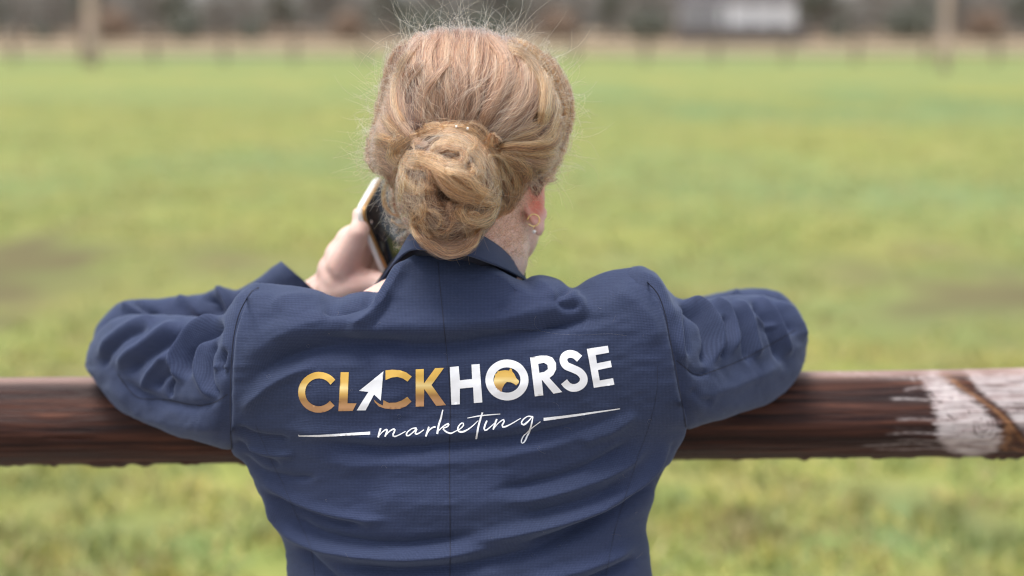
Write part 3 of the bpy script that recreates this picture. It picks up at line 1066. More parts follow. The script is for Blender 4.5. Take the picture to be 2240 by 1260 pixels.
def sub(name, V, F, m, parent, uv=None, **p):
    o = mesh_obj(name, V, F, m, None, uv, **p)
    o.parent = parent
    o.matrix_parent_inverse = Matrix.Translation(-FEET) if parent == woman else Matrix.Identity(4)
    return o


# fix: parent matrices (the person's Empty sits at the feet)
jacket.matrix_parent_inverse = Matrix.Translation(-FEET)


# ---- sleeves: tubes whose upper and lower outline are given
def tube(T, B, Yc, D, nvv, nuu, folds, pwr=0.8, uv0=0.0, amp=1.0, fsgn=1.0):
    t = np.linspace(0, 1, nvv)
    Tc, Bc = cr(T, t), cr(B, t)
    Yk = np.interp(t, np.linspace(0, 1, len(Yc)), Yc)
    Dk = np.interp(t, np.linspace(0, 1, len(D)), D)
    ker = np.ones(15) / 15
    Yk = np.convolve(np.pad(Yk, 7, 'edge'), ker, 'valid')
    Dk = np.convolve(np.pad(Dk, 7, 'edge'), ker, 'valid')
    a = np.linspace(0, 2 * np.pi, nuu, endpoint=False)
    f = (1 - np.cos(a)) / 2
    sn = np.sign(np.sin(a)) * np.abs(np.sin(a)) ** pwr
    px = Tc[None, :, 0] * (1 - f[:, None]) + Bc[None, :, 0] * f[:, None]
    py = Tc[None, :, 1] * (1 - f[:, None]) + Bc[None, :, 1] * f[:, None]
    Y = Yk[None, :] - Dk[None, :] * sn[:, None]
    G = P(px, py, Y)
    n = grid_normals(G, True)
    if n[nuu // 4, nvv // 3, 1] > 0:
        n = -n
    H = 2.8 * stroke_field(px, py, folds) * np.clip(np.sin(a) * 2.5, 0, 1)[:, None]
    H += amp * (0.0012 * vnoise(px / 38, py / 38 + a[:, None], 4) + 0.0005 * vnoise(px / 14, py / 16, 5))
    G = G + n * H[..., None]
    uv = np.stack([px * 0.00046 + uv0, py * 0.00046], -1)
    cen = G[:, :1].mean(0, keepdims=True)                  # close the armhole end inside the body
    G = np.concatenate([np.broadcast_to(cen, (nuu, 1, 3)), G[:, :1] * 0.5 + cen * 0.5, G], 1)
    uv = np.concatenate([uv[:, :1], uv[:, :1], uv], 1)
    return G, uv


def tube_obj(name, tubes, parent, m=None, **p):
    V, F, U, k = [], [], [], 0
    for G, uv in tubes:
        nu_, nv_ = G.shape[:2]
        V.append(G.reshape(-1, 3))
        U.append(uv.reshape(-1, 2))
        F.append(grid_faces(nu_, nv_, True) + k)
        k += nu_ * nv_
    return sub(name, np.vstack(V), np.vstack(F), m or M['cloth'], parent, np.vstack(U), **p)


LF = [
    ([(505, 690), (477, 700), (430, 720), (400, 752), (386, 786), (390, 818), (408, 842)], 9, 4.2),
    ([(500, 712), (470, 722), (438, 745), (415, 775), (408, 805), (420, 832)], 9, -4.5),
    ([(398, 700), (340, 738), (280, 778), (256, 815)], 12, 3.2),
    ([(420, 712), (362, 752), (305, 792), (278, 825)], 11, -3.0),
    ([(350, 690), (290, 710), (240, 745), (215, 790)], 11, 2.6),
    ([(330, 712), (275, 738), (235, 775), (222, 812)], 9, -2.4),
    ([(375, 770), (335, 810), (320, 840), (318, 865)], 8, 2.8),
    ([(392, 800), (352, 828), (340, 855)], 8, -2.6),
    ([(380, 825), (370, 848), (371, 872)], 5, -2.4),
    ([(462, 730), (440, 760), (432, 800), (445, 845), (468, 880)], 8, 2.2),
    ([(478, 742), (460, 775), (455, 815), (465, 850), (488, 872)], 6, -2.6),
    ([(495, 760), (486, 785), (484, 805), (500, 820)], 6, -3.2),
    ([(500, 812), (480, 800), (468, 810)], 6, 2.0),
    ([(260, 830), (330, 870), (420, 890), (490, 870)], 10, -1.8),
    ([(230, 830), (300, 900), (400, 930), (490, 940)], 20, 1.5),
    ([(548, 622), (518, 655), (500, 700), (492, 750), (492, 800)], 9, 1.1),
]
T1 = [(590, 632), (560, 619), (530, 637), (507, 668), (480, 695), (420, 692), (340, 688), (275, 690), (225, 716), (196, 752), (186, 795)]
B1 = [(520, 975), (500, 984), (470, 977), (430, 967), (380, 952), (320, 926), (262, 897), (226, 860), (200, 828), (190, 812), (186, 797)]
up_l = tube(T1, B1, [0.095, 0.10, 0.125, 0.165, 0.20, 0.23, 0.25], [0.072, 0.074, 0.066, 0.062, 0.058, 0.05, 0.012], 220, 150, LF, 0.75)
T2 = [(196, 770), (212, 715), (262, 663), (330, 653), (430, 646), (478, 630), (520, 634), (560, 612), (592, 588), (616, 572)]
B2 = [(215, 830), (260, 840), (330, 840), (400, 830), (480, 810), (560, 780), (620, 740), (660, 712), (690, 682), (706, 650)]
FL = [
    ([(470, 632), (492, 648), (506, 672), (510, 700)], 8, 4),
    ([(445, 648), (470, 660), (485, 690)], 8, -4),
    ([(300, 655), (318, 672), (350, 700)], 8, -3.5),
    ([(262, 668), (290, 680), (330, 700)], 8, 3),
    ([(380, 650), (420, 668), (450, 700)], 12, 2.5),
    ([(525, 640), (540, 660), (545, 690)], 7, -4),
]
fo_l = tube(T2, B2, [0.25, 0.29, 0.30, 0.295, 0.285, 0.27, 0.255], [0.02, 0.05, 0.048, 0.045, 0.042, 0.04, 0.034], 180, 100, FL, 0.85, 1.0)
tube_obj('sleeve', [up_l, fo_l], jacket)

RF = [
    ([(1478, 652), (1537, 674), (1561, 711), (1569, 750), (1558, 800)], 9, 4.6),
    ([(1480, 662), (1525, 690), (1546, 725), (1550, 765), (1535, 805)], 9, -4.4),
    ([(1585, 688), (1584, 730), (1580, 790)], 7, -3.2),
    ([(1545, 652), (1595, 680), (1606, 730), (1600, 780)], 9, 3.0),
    ([(1604, 652), (1634, 695), (1650, 750), (1658, 790)], 9, 3.4),
    ([(1590, 664), (1616, 700), (1632, 755), (1636, 800)], 8, -3.0),
    ([(1655, 642), (1692, 690), (1718, 752), (1728, 785)], 8, 3.2),
    ([(1640, 654), (1674, 700), (1698, 760), (1706, 800)], 8, -3.0),
    ([(1690, 640), (1730, 680), (1752, 720), (1758, 750)], 8, 2.6),
    ([(1675, 650), (1712, 690), (1738, 735)], 7, -2.6),
    ([(1640, 690), (1668, 708), (1700, 716)], 6, 1.8),
    ([(1475, 660), (1482, 720), (1488, 770), (1500, 800)], 8, 2.4),
    ([(1490, 690), (1500, 740), (1505, 780)], 7, -2.0),
    ([(1500, 800), (1525, 818), (1556, 812)], 6, -1.6),
    ([(1500, 880), (1560, 860), (1640, 830), (1720, 790)], 16, 1.6),
    ([(1510, 850), (1530, 870), (1560, 880)], 12, -1.6),
    ([(1395, 590), (1436, 618), (1462, 662), (1472, 720)], 9, 1.1),
]
T3 = [(1360, 598), (1396, 582), (1432, 596), (1462, 636), (1492, 655), (1550, 653), (1620, 645), (1680, 650), (1725, 672), (1755, 705), (1767, 742)]
B3 = [(1490, 925), (1504, 938), (1536, 929), (1596, 913), (1675, 885), (1715, 861), (1743, 830), (1756, 798), (1763, 766), (1766, 752), (1767, 744)]
up_r = tube(T3, B3, [0.095, 0.10, 0.125, 0.165, 0.20, 0.23, 0.25], [0.072, 0.074, 0.066, 0.062, 0.058, 0.05, 0.012], 220, 150, RF, 0.75, 2.0)
T4 = [(1764, 735), (1752, 688), (1715, 648), (1683, 634), (1640, 631), (1592, 637), (1500, 655), (1400, 672), (1250, 690), (1050, 705), (880, 720)]
B4 = [(1760, 790), (1730, 830), (1690, 842), (1640, 845), (1560, 850), (1480, 850), (1400, 848), (1250, 840), (1100, 835), (980, 830), (880, 810)]
fo_r = tube(T4, B4, [0.25, 0.28, 0.31, 0.32, 0.33, 0.34, 0.34], [0.02, 0.05, 0.05, 0.046, 0.042, 0.038, 0.034], 160, 100, [([(1620, 640), (1600, 660)], 10, 3)], 0.85, 3.0)
tube_obj('sleeve', [up_r, fo_r], jacket)

# ---- collar: leaf folding over the stand
A_ = [(815, 640, .185), (842, 606, .150), (866, 570, .115), (884, 535, .088), (900, 512, .07), (940, 500, .052), (990, 498, .042), (1040, 510, .046), (1085, 535, .062), (1116, 562, .088), (1136, 590, .12), (1152, 613, .15)]
B_ = [(816, 641, .185), (844, 600, .135), (866, 573, .085), (890, 552, .045), (912, 546, .018), (950, 549, .000), (990, 553, -.006), (1025, 559, -.003), (1065, 573, .012), (1098, 586, .036), (1124, 599, .070), (1150, 613, .125)]
C_ = [(826, 646, .195), (852, 625, .150), (874, 594, .100), (896, 568, .070), (915, 560, .040), (950, 562, .024), (990, 566, .018), (1025, 573, .022), (1065, 587, .036), (1098, 600, .060), (1124, 612, .090), (1150, 622, .140)]
tt = np.linspace(0, 1, 140)
Ac, Bc = cr(A_, tt), cr(B_, tt)
A3, B3_ = P(Ac[:, 0], Ac[:, 1], Ac[:, 2]), P(Bc[:, 0], Bc[:, 1], Bc[:, 2])
cols = []
ns = 14
for s in np.linspace(0, 1, ns):
    p = A3 * (1 - s) + B3_ * s
    bul = math.sin(math.pi * min(1, s * 1.0)) * 0.006
    p = p + np.array([0, -bul, 0.3 * bul])
    cols.append(p)
inner = []
for s in np.linspace(0.15, 1, 8):                      # the stand behind it, going down inside
    inner.append(A3 + np.array([0, 0.006 * math.sin(s * 3), -0.045 * s]) + (np.array([0, .1, 0]) - A3) * np.array([0.06, 0.06, 0]) * s)
G = np.stack(inner[::-1] + cols, 1)
col = sub('collar', G.reshape(-1, 3), grid_faces(140, G.shape[1]), M['cloth'], jacket, np.stack([np.repeat(tt * 0.3, G.shape[1]), np.tile(np.linspace(0, .06, G.shape[1]), 140)], -1) + 5)
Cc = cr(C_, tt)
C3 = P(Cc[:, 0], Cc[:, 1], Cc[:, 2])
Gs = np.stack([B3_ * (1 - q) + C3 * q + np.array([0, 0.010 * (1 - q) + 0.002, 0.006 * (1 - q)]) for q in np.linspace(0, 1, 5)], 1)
sub('collar_gap_shade', Gs.reshape(-1, 3), grid_faces(140, 5), M['gap_shade'], jacket)  # dark strip painting the shadow in the gap below the collar leaf
so = col.modifiers.new('thick', 'SOLIDIFY')
so.thickness = 0.0022
so.offset = 0
# lapel, down the front
for sgn, e in ((-1, A_[0]), (1, A_[-1])):
    p0 = PV(e[0], e[1], e[2])
    pts = [p0 + Vector((0, 0.004, -0.006)), Vector((p0.x * 0.85, 0.235, p0.z - 0.10)), Vector((0.01 * sgn - 0.03, 0.25, p0.z - 0.26))]
    V, F = [], []
    for i in range(12):
        t = i / 11
        c = pts[0] * (1 - t) ** 2 + pts[1] * 2 * t * (1 - t) + pts[2] * t * t
        wv = 0.045 * math.sin(math.pi * min(1, 0.15 + t * 0.85)) + 0.004
        V += [c, c + Vector((-sgn * wv, 0.004, -0.004))]
        if i:
            F.append((2 * i - 2, 2 * i - 1, 2 * i + 1, 2 * i))
    lp = sub('lapel', V, F, M['cloth'], jacket, np.tile([[0, 0]], (len(V), 1)))
    s2 = lp.modifiers.new('thick', 'SOLIDIFY')
    s2.thickness = 0.003


# ---- things draped on the back panel
def drape(px, py, off=0.0005, bv=None):
    d = PV(px, py, 1.0) - CV
    d.normalize()
    h = (bv or BV).ray_cast(CV, d)
    if h[0] is None:
        return PV(px, py, 0.0)
    n = h[1] if h[1].dot(d) < 0 else -h[1]
    return h[0] + n * off


def ribbon(name, pts, wpx, m, parent, off=0.0005, bv=None, n=None, **p):
    """strip along photograph-pixel points, width given in pixels (number or list)"""
    pts = np.array(pts, float)
    Ltot = np.linalg.norm(np.diff(pts, axis=0), axis=1).sum()
    n = n or max(4, int(Ltot / 4))
    t = np.linspace(0, 1, n)
    c = cr(pts, t)
    g = np.gradient(c, axis=0)
    g /= np.linalg.norm(g, axis=1, keepdims=True) + 1e-9
    nn = np.stack([-g[:, 1], g[:, 0]], -1)
    wv = np.interp(t, np.linspace(0, 1, len(wpx)), wpx) if hasattr(wpx, '__len__') else np.full(n, wpx)
    V = []
    for i in range(n):
        for s in (-0.5, 0, 0.5):
            q = c[i] + nn[i] * wv[i] * s
            V.append(drape(q[0], q[1], off, bv))
    F = []
    for i in range(n - 1):
        for s in (0, 1):
            F.append((3 * i + s, 3 * i + s + 1, 3 * i + s + 4, 3 * i + s + 3))
    return V, F


def ribbons(name, specs, m, parent, off=0.0005, bv=None, **p):
    V, F = [], []
    for pts, wv in specs:
        v, f = ribbon(name, pts, wv, m, parent, off, bv)
        F += [tuple(q + len(V) for q in ff) for ff in f]
        V += v
    return sub(name, V, F, m, parent, **p)


def Z(x, y):                                   # reading of the enlarged lettering -> photograph pixel
    return (620 + x / 2.947, 740 + y / 2.947)


def poly_print(name, loops, m, parent, zoomed=True, gold=False, ytop=0, ybot=1, **p):
    """flat print cut to polygon loops (first outer, others holes), triangulated finely and laid on the cloth"""
    loops = [[Z(*q) for q in L] if zoomed else L for L in loops]
    # densify borders
    vs, es, n0 = [], [], 0
    for L in loops:
        D = []
        for a, b in zip(L, L[1:] + L[:1]):
            k = max(1, int(math.dist(a, b) / 4))
            D += [(a[0] + (b[0] - a[0]) * i / k, a[1] + (b[1] - a[1]) * i / k) for i in range(k)]
        vs += D
        es += [(n0 + i, n0 + (i + 1) % len(D)) for i in range(len(D))]
        n0 += len(D)

    def inside(x, y):
        c = False
        for L in loops:
            for (x0, y0), (x1, y1) in zip(L, L[1:] + L[:1]):
                if (y0 > y) != (y1 > y) and x < (x1 - x0) * (y - y0) / (y1 - y0) + x0:
                    c = not c
        return c
    xs_ = [v[0] for v in vs]
    ys_ = [v[1] for v in vs]
    y = min(ys_) + 2.3
    while y < max(ys_):
        x = min(xs_) + 2.3
        while x < max(xs_):
            if inside(x, y) and min((x - a) ** 2 + (y - b) ** 2 for a, b in vs[:n0]) > 3:
                vs.append((x, y))
            x += 4.7
        y += 4.7
    r = delaunay_2d_cdt([Vector(v) for v in vs], es, [], 0, 1e-6)
    v2, f2 = r[0], r[2]
    F = []
    for f in f2:
        cx = sum(v2[i].x for i in f) / len(f)
        cy = sum(v2[i].y for i in f) / len(f)
        if inside(cx, cy):
            F.append(tuple(f))
    V = [drape(v.x, v.y, 0.0006) for v in v2]
    uv = [(v.x / 1000, 1 - (v.y - ytop) / (ybot - ytop)) for v in v2]
    return sub(name, V, F, m, parent, uv, **p)


def arc(cx, cy, rx, ry, a0, a1, n=26):
    return [(cx + rx * math.cos(math.radians(a0 + (a1 - a0) * i / n)), cy + ry * math.sin(math.radians(a0 + (a1 - a0) * i / n))) for i in range(n + 1)]


GT, WT = M['gold_print'], M['white_print']
gt, gb = Z(0, 190)[1], Z(0, 480)[1]
kw = dict(ytop=gt, ybot=gb)
c1 = arc(230, 347, 133, 131, 322, 41) + arc(230, 347, 88, 89, 37, 327)
poly_print('letter', [c1], GT, jacket, label='gold letter C', **{**kw, 'ybot': Z(0, 480)[1]})
poly_print('letter', [[(370, 218), (422, 218), (414, 418), (472, 418), (447, 466), (355, 468)]], GT, jacket, label='gold letter L', **kw)
poly_print('arrow_mark', [[(645, 212), (488, 338), (548, 345), (473, 463), (530, 463), (585, 362), (628, 402)]], WT, jacket, label='white pointer arrow standing for the letter I')
poly_print('letter', [[(658, 207), (700, 202), (750, 205), (790, 218), (828, 245), (800, 278), (770, 258), (735, 248), (700, 252), (659, 268)]], GT, jacket, label='upper arc of the gold letter C', **kw)
poly_print('letter', [[(582, 393), (590, 412), (615, 437), (650, 450), (700, 456), (750, 453), (790, 437), (826, 407), (798, 376), (765, 398), (725, 413), (680, 415), (645, 398), (642, 432), (612, 418)]], GT, jacket, label='lower arc of the gold letter C', **kw)
poly_print('letter', [[(853, 200), (905, 198), (906, 290), (978, 192), (1035, 190), (955, 300), (1048, 430), (985, 434), (908, 325), (906, 438), (853, 440)]], GT, jacket, label='gold letter K', ytop=Z(0, 190)[1], ybot=Z(0, 440)[1])
poly_print('letter', [[(1073, 185), (1130, 180), (1138, 270), (1217, 262), (1213, 170), (1265, 166), (1283, 412), (1229, 416), (1224, 315), (1138, 323), (1137, 424), (1083, 427)]], WT, jacket, label='white letter H')
poly_print('letter', [arc(1441, 268, 139, 131, 0, 350, 44), arc(1441, 268, 87, 81, 0, 350, 34)], WT, jacket, label='white letter O')
poly_print('horse_head_mark', [[(1358, 262), (1366, 240), (1362, 234), (1380, 222), (1378, 214), (1405, 208), (1430, 205), (1455, 208), (1462, 193), (1472, 197), (1476, 215), (1487, 227), (1500, 255), (1519, 275), (1515, 290), (1500, 303), (1485, 292), (1465, 283), (1440, 280), (1425, 295), (1412, 320), (1407, 345), (1385, 335), (1365, 312), (1356, 285)]], GT, jacket, label='gold horse head inside the letter O', ytop=Z(0, 180)[1], ybot=Z(0, 385)[1])
poly_print('letter', [[(1590, 124), (1655, 112), (1700, 112), (1735, 125), (1757, 160), (1758, 200), (1740, 235), (1715, 255), (1797, 345), (1740, 355), (1665, 265), (1675, 366), (1620, 373)], [(1642, 165), (1680, 158), (1702, 172), (1704, 198), (1682, 215), (1650, 222)]], WT, jacket, label='white letter R')
sc_ = [(1908, 132), (1878, 108), (1842, 101), (1812, 116), (1805, 145), (1822, 176), (1860, 193), (1905, 215), (1932, 248), (1930, 285), (1900, 312), (1862, 318), (1830, 303), (1808, 278)]
sc2 = cr(sc_, np.linspace(0, 1, 50))
g_ = np.gradient(sc2, axis=0)
g_ /= np.linalg.norm(g_, axis=1, keepdims=True)
nn_ = np.stack([-g_[:, 1], g_[:, 0]], -1) * 25
poly_print('letter', [[tuple(q) for q in (sc2 + nn_)] + [tuple(q) for q in (sc2 - nn_)[::-1]]], WT, jacket, label='white letter S')
poly_print('letter', [[(1955, 68), (2090, 47), (2098, 92), (2012, 107), (2020, 160), (2108, 143), (2116, 185), (2027, 204), (2038, 270), (2124, 256), (2133, 298), (2000, 318)]], WT, jacket, label='white letter E')
poly_print('underline', [[(97, 616), (103, 624), (230, 622), (560, 602), (560, 621), (230, 633), (100, 630)]], WT, jacket)
poly_print('underline', [[(1677, 513), (1677, 531), (1900, 499), (2169, 455), (2167, 450), (1900, 485)]], WT, jacket)
ZZ = lambda L: [Z(*q) for q in L]
SCRIPT = {
    'm': [([(628, 580), (620, 606), (611, 638)], [3.2, 3.2, 3]), ([(611, 636), (640, 603), (668, 586), (668, 600), (655, 633)], [1.2, 1.6, 2.6, 3, 3]),
          ([(655, 633), (684, 600), (716, 584), (716, 600), (706, 622), (716, 632), (750, 620), (788, 600)], [1.2, 1.6, 2.6, 3, 3, 2.2, 1.8, 1.4])],
    'a': [([(858, 578), (830, 582), (800, 604), (792, 622), (806, 628), (836, 606), (860, 582), (852, 604), (852, 618), (872, 614), (906, 590)], [2.6, 2, 2, 3, 2.4, 1.8, 3, 3, 2.6, 2, 1.4])],
    'r': [([(938, 570), (930, 598), (918, 632)], [3.2, 3.2, 3.2]), ([(920, 628), (940, 594), (965, 574), (982, 572)], [1.4, 1.8, 2.6, 2.8])],
    'k': [([(1028, 460), (1014, 520), (1002, 560), (992, 616)], [2, 3.4, 3.4, 3.4]), ([(994, 604), (1020, 578), (1050, 556), (1068, 552), (1058, 570), (1030, 582), (1048, 602), (1078, 612), (1110, 600)], [1.4, 1.8, 2.4, 2.6, 2.4, 2.2, 3, 2.4, 1.6])],
    'e': [([(1100, 604), (1140, 584), (1162, 560), (1156, 545), (1138, 556), (1124, 582), (1134, 602), (1166, 600), (1210, 574), (1256, 530)], [1.6, 1.8, 2.4, 2.4, 2.6, 3.2, 2.8, 2, 1.8, 1.4])],
    't': [([(1284, 476), (1270, 520), (1256, 575), (1242, 646)], [3, 3.4, 3.4, 3.2]), ([(1186, 514), (1260, 500), (1330, 492), (1398, 487)], [1.2, 2.4, 2, 1.2])],
    'i': [([(1312, 530), (1300, 560), (1294, 586), (1306, 592), (1336, 570), (1362, 545)], [3, 3.2, 3, 2.2, 1.8, 1.4])],
    'n': [([(1376, 520), (1364, 552), (1352, 588)], [3.2, 3.2, 3]), ([(1354, 584), (1386, 546), (1418, 524), (1424, 534), (1410, 562), (1420, 572), (1460, 556), (1530, 516)], [1.4, 1.6, 2.6, 3, 3, 2.2, 1.8, 1.4])],
    'g': [([(1606, 506), (1574, 504), (1544, 526), (1534, 548), (1550, 556), (1582, 532), (1608, 504), (1596, 560), (1576, 620), (1554, 668), (1540, 678), (1534, 660), (1556, 620), (1600, 576), (1656, 536)], [2.4, 2, 2.4, 3, 2.2, 1.8, 3, 3.2, 3, 2.4, 2.2, 2, 1.8, 1.6, 1.2])],
}
for ch, st in SCRIPT.items():
    ribbons('script_letter', [(ZZ(p_), [q * 1.18 for q in w_]) for p_, w_ in st], WT, jacket, 0.0007, label='white handwritten letter ' + ch)

# seams
ribbons('back_seam', [([(958, 572), (964, 640), (972, 720), (980, 800), (985, 880), (983, 1000), (984, 1100), (985, 1180), (984, 1300)], 1.7)], M['seam'], jacket, 0.0004)
ribbons('armhole_seam', [([(566, 630), (548, 642), (524, 685), (511, 740), (506, 800), (504, 860), (504, 920), (508, 982)], 2.4)], M['seam'], jacket, 0.0008)
ribbons('armhole_seam', [([(1391, 600), (1411, 614), (1438, 642), (1454, 684), (1464, 734), (1477, 800), (1488, 862), (1500, 934)], 2.4)], M['seam'], jacket, 0.0008)
ribbons('panel_seam', [([(1438, 800), (1436, 860), (1420, 930), (1395, 1000), (1370, 1080), (1345, 1160), (1325, 1260)], 0.8)], M['seam'], jacket, 0.0003)
ribbons('panel_seam', [([(560, 930), (590, 1000), (620, 1060), (650, 1130), (680, 1200), (690, 1270)], 0.8)], M['seam'], jacket, 0.0003)
bvl = BVHTree.FromPolygons([tuple(v) for v in up_l[0].reshape(-1, 3)], [tuple(int(q) for q in f) for f in grid_faces(*up_l[0].shape[:2], True)])
bvr = BVHTree.FromPolygons([tuple(v) for v in up_r[0].reshape(-1, 3)], [tuple(int(q) for q in f) for f in grid_faces(*up_r[0].shape[:2], True)])
ribbons('sleeve_seam', [([(258, 818), (300, 868), (366, 874), (430, 886), (470, 880), (498, 862)], 1.8)], M['seam'], jacket, 0.0006, bvl)
ribbons('sleeve_seam', [([(1480, 788), (1522, 820), (1558, 812), (1636, 780), (1740, 722)], 1.8)], M['seam'], jacket, 0.0006, bvr)


# ------------------------------------------------------------------ body: primitives fused into one skin by voxel remeshing
class Blob:
    def __init__(s):
        s.bm = bmesh.new()

    def ball(s, c, r, rot=None, sub=3):
        q = bmesh.ops.create_icosphere(s.bm, subdivisions=sub, radius=1)
        r = (r, r, r) if not hasattr(r, '__len__') else r
        mt = Matrix.Translation(c) @ (rot.to_4x4() if rot else Matrix.Identity(4)) @ Matrix.Diagonal((*r, 1))
        bmesh.ops.transform(s.bm, matrix=mt, verts=q['verts'])

    def limb(s, pts, rads, flat=1.0, axis=None):
        pts = [Vector(p) for p in pts]
        for i in range(len(pts) - 1):
            a, b = pts[i], pts[i + 1]
            n = max(2, int((b - a).length / (min(rads[i], rads[i + 1]) * 0.35)))
            n = min(n, 26)
            for k in range(n + 1):
                t = k / n
                s.ball(a.lerp(b, t), rads[i] * (1 - t) + rads[i + 1] * t, sub=2)


B = Blob()
HC = PV(1024, 262, 0.118)
turn = Matrix.Rotation(math.radians(-12), 3, 'Z') @ Matrix.Rotation(math.radians(-8), 3, 'X')


def hd(x, y, z):
    return HC + turn @ Vector((x, y, z))


B.ball(HC + Vector((0, 0.012, -0.006)), (0.072, 0.082, 0.088), turn, 4)
B.ball(hd(0, 0.03, -0.045), (0.066, 0.068, 0.085), turn, 4)
B.ball(hd(0, 0.048, -0.095), (0.045, 0.045, 0.038), turn, 3)       # chin
B.ball(hd(0, 0.075, -0.105), (0.018, 0.017, 0.016), turn)
B.ball(hd(0, 0.035, -0.085), (0.056, 0.045, 0.04), turn)          # jaw
B.limb([hd(0, 0.097, -0.015), hd(0, 0.115, -0.045)], [0.009, 0.0125])   # nose
B.ball(hd(0.010, 0.105, -0.047), 0.0085)
B.ball(hd(-0.010, 0.105, -0.047), 0.0085)
B.ball(hd(0, 0.092, -0.071), (0.023, 0.011, 0.006), turn)          # lips
B.ball(hd(0, 0.090, -0.079), (0.020, 0.011, 0.007), turn)
for sg in (-1, 1):
    B.ball(hd(0.03 * sg, 0.083, 0.012), (0.022, 0.014, 0.008), turn)   # brow
    B.ball(hd(0.045 * sg, 0.066, -0.03), (0.022, 0.022, 0.02), turn)   # cheek bone
    # ear: bowl and rolled rim
    er = turn @ Matrix.Rotation(math.radians(-38 * sg), 3, 'Z')
    if sg > 0:
        ec = PV(1172, 436, 0.125)
    else:
        ec = hd(-0.080, 0.0, -0.03)
    B.ball(ec, (0.004, 0.0135, 0.024), er)
    for q in range(22):
        a = math.radians(-150 + 290 * q / 21)
        B.ball(ec + er @ Vector((0.003 * sg, -math.cos(a) * 0.0145, math.sin(a) * 0.0265)), 0.003, sub=2)
    B.ball(ec + er @ Vector((0.002 * sg, 0.004, -0.030)), (0.0045, 0.007, 0.009), er)
B.ball(PV(1122, 492, 0.165), (0.030, 0.040, 0.044))
B.ball(PV(1135, 430, 0.165), (0.028, 0.045, 0.04))
B.ball(PV(1085, 560, 0.14), (0.028, 0.04, 0.045))
# neck and trunk
B.limb([PV(1020, 420, 0.115), PV(1008, 560, 0.11), PV(1000, 690, 0.12)], [0.054, 0.050, 0.050])
B.ball(PV(1065, 545, 0.13), (0.045, 0.05, 0.06))
B.ball(PV(985, 830, 0.10), (0.15, 0.06, 0.12))
B.ball(PV(1000, 1060, 0.085), (0.115, 0.06, 0.15))
B.ball(Vector((-0.05, 0.045, 0.92)), (0.115, 0.06, 0.10))
SHL, SHR = PV(610, 770, 0.11), PV(1380, 750, 0.11)
ELL, ELR = PV(285, 795, 0.235), PV(1665, 765, 0.24)
B.limb([PV(720, 770, 0.11), SHL, ELL], [0.045, 0.042, 0.028])
B.limb([PV(1270, 755, 0.11), SHR, ELR], [0.045, 0.042, 0.028])
WRL = PV(690, 655, 0.262)
B.limb([ELL, PV(430, 745, 0.29), WRL], [0.028, 0.028, 0.0245])
WRR = PV(930, 765, 0.34)
B.limb([ELR, PV(1500, 765, 0.325), WRR], [0.028, 0.028, 0.024])
# legs
for sg in (-1, 1):
    B.limb([(-0.05 + 0.07 * sg, 0.055, 0.82), (-0.05 + 0.095 * sg, -0.06, 0.46), (-0.05 + 0.10 * sg, -0.12, 0.09)], [0.066, 0.050, 0.036])
    B.limb([(-0.05 + 0.10 * sg, -0.14, 0.04), (-0.05 + 0.11 * sg, 0.04, 0.03)], [0.036, 0.026])


# phone frame of reference
PC = PV(790, 462, 0.205)                     # its upper rear corner
Lv = Vector((0.043, 0.061, -0.130)).normalized()
Sv = Vector((0.019, 0.063, 0.036))
Sv = (Sv - Lv * Sv.dot(Lv)).normalized()
Nv = Lv.cross(Sv)
if Nv.x < 0:
    Nv = -Nv                                  # towards the ear and the camera


def ph_(l, s, n):
    return PC + Lv * l + Sv * s + Nv * n


# left hand round the phone: palm on the back of it, fingers closing over the far edge, thumb up the near edge
palm = [(PV(722, 628, 0.262), .023), (PV(742, 596, 0.258), .026), (PV(760, 566, 0.256), .027), (PV(776, 536, 0.256), .024)]
for c, r in palm:
    B.ball(c, r)
B.limb([WRL, PV(716, 636, 0.262)], [0.0255, 0.0245])
B.ball(PV(742, 612, 0.250), 0.0235)
B.limb([PV(730, 634, 0.250), PV(775, 622, 0.240), PV(812, 618, 0.232), PV(836, 622, 0.226)], [0.022, 0.0195, 0.016, 0.012])   # heel of the hand
B.limb([PV(752, 580, 0.240), PV(769, 543, 0.229), PV(784, 507, 0.219)], [0.021, 0.0165, 0.0125])        # thumb along the near edge
B.limb([PV(784, 507, 0.219), PV(794, 487, 0.222), ph_(0.012, 0.012, -0.012)], [0.0125, 0.0115, 0.0085])
for k, (l, ln) in enumerate(((0.035, 1.0), (0.056, 1.05), (0.077, 1.0), (0.097, 0.85))):
    kn = ph_(l + 0.02, 0.030, -0.022)
    B.limb([PV(770, 560, 0.262), kn, ph_(l + 0.004, 0.066, -0.020), ph_(l, 0.086, -0.006), ph_(l, 0.082, 0.010)], [0.014, 0.0105, 0.0092, 0.0082, 0.0065])
# right hand lying on the left sleeve behind the back
for k in range(4):
    b0 = WRR + Vector((-0.07, 0.0, 0.018 - 0.014 * k))
    B.limb([WRR, b0, b0 + Vector((-0.035, 0.004, -0.004)), b0 + Vector((-0.062 + 0.006 * abs(k - 1.2), 0.0, -0.016))], [0.018, 0.0105, 0.009, 0.0065])
B.limb([WRR, WRR + Vector((-0.035, -0.03, 0.018)), WRR + Vector((-0.065, -0.036, 0.016))], [0.016, 0.0115, 0.008])

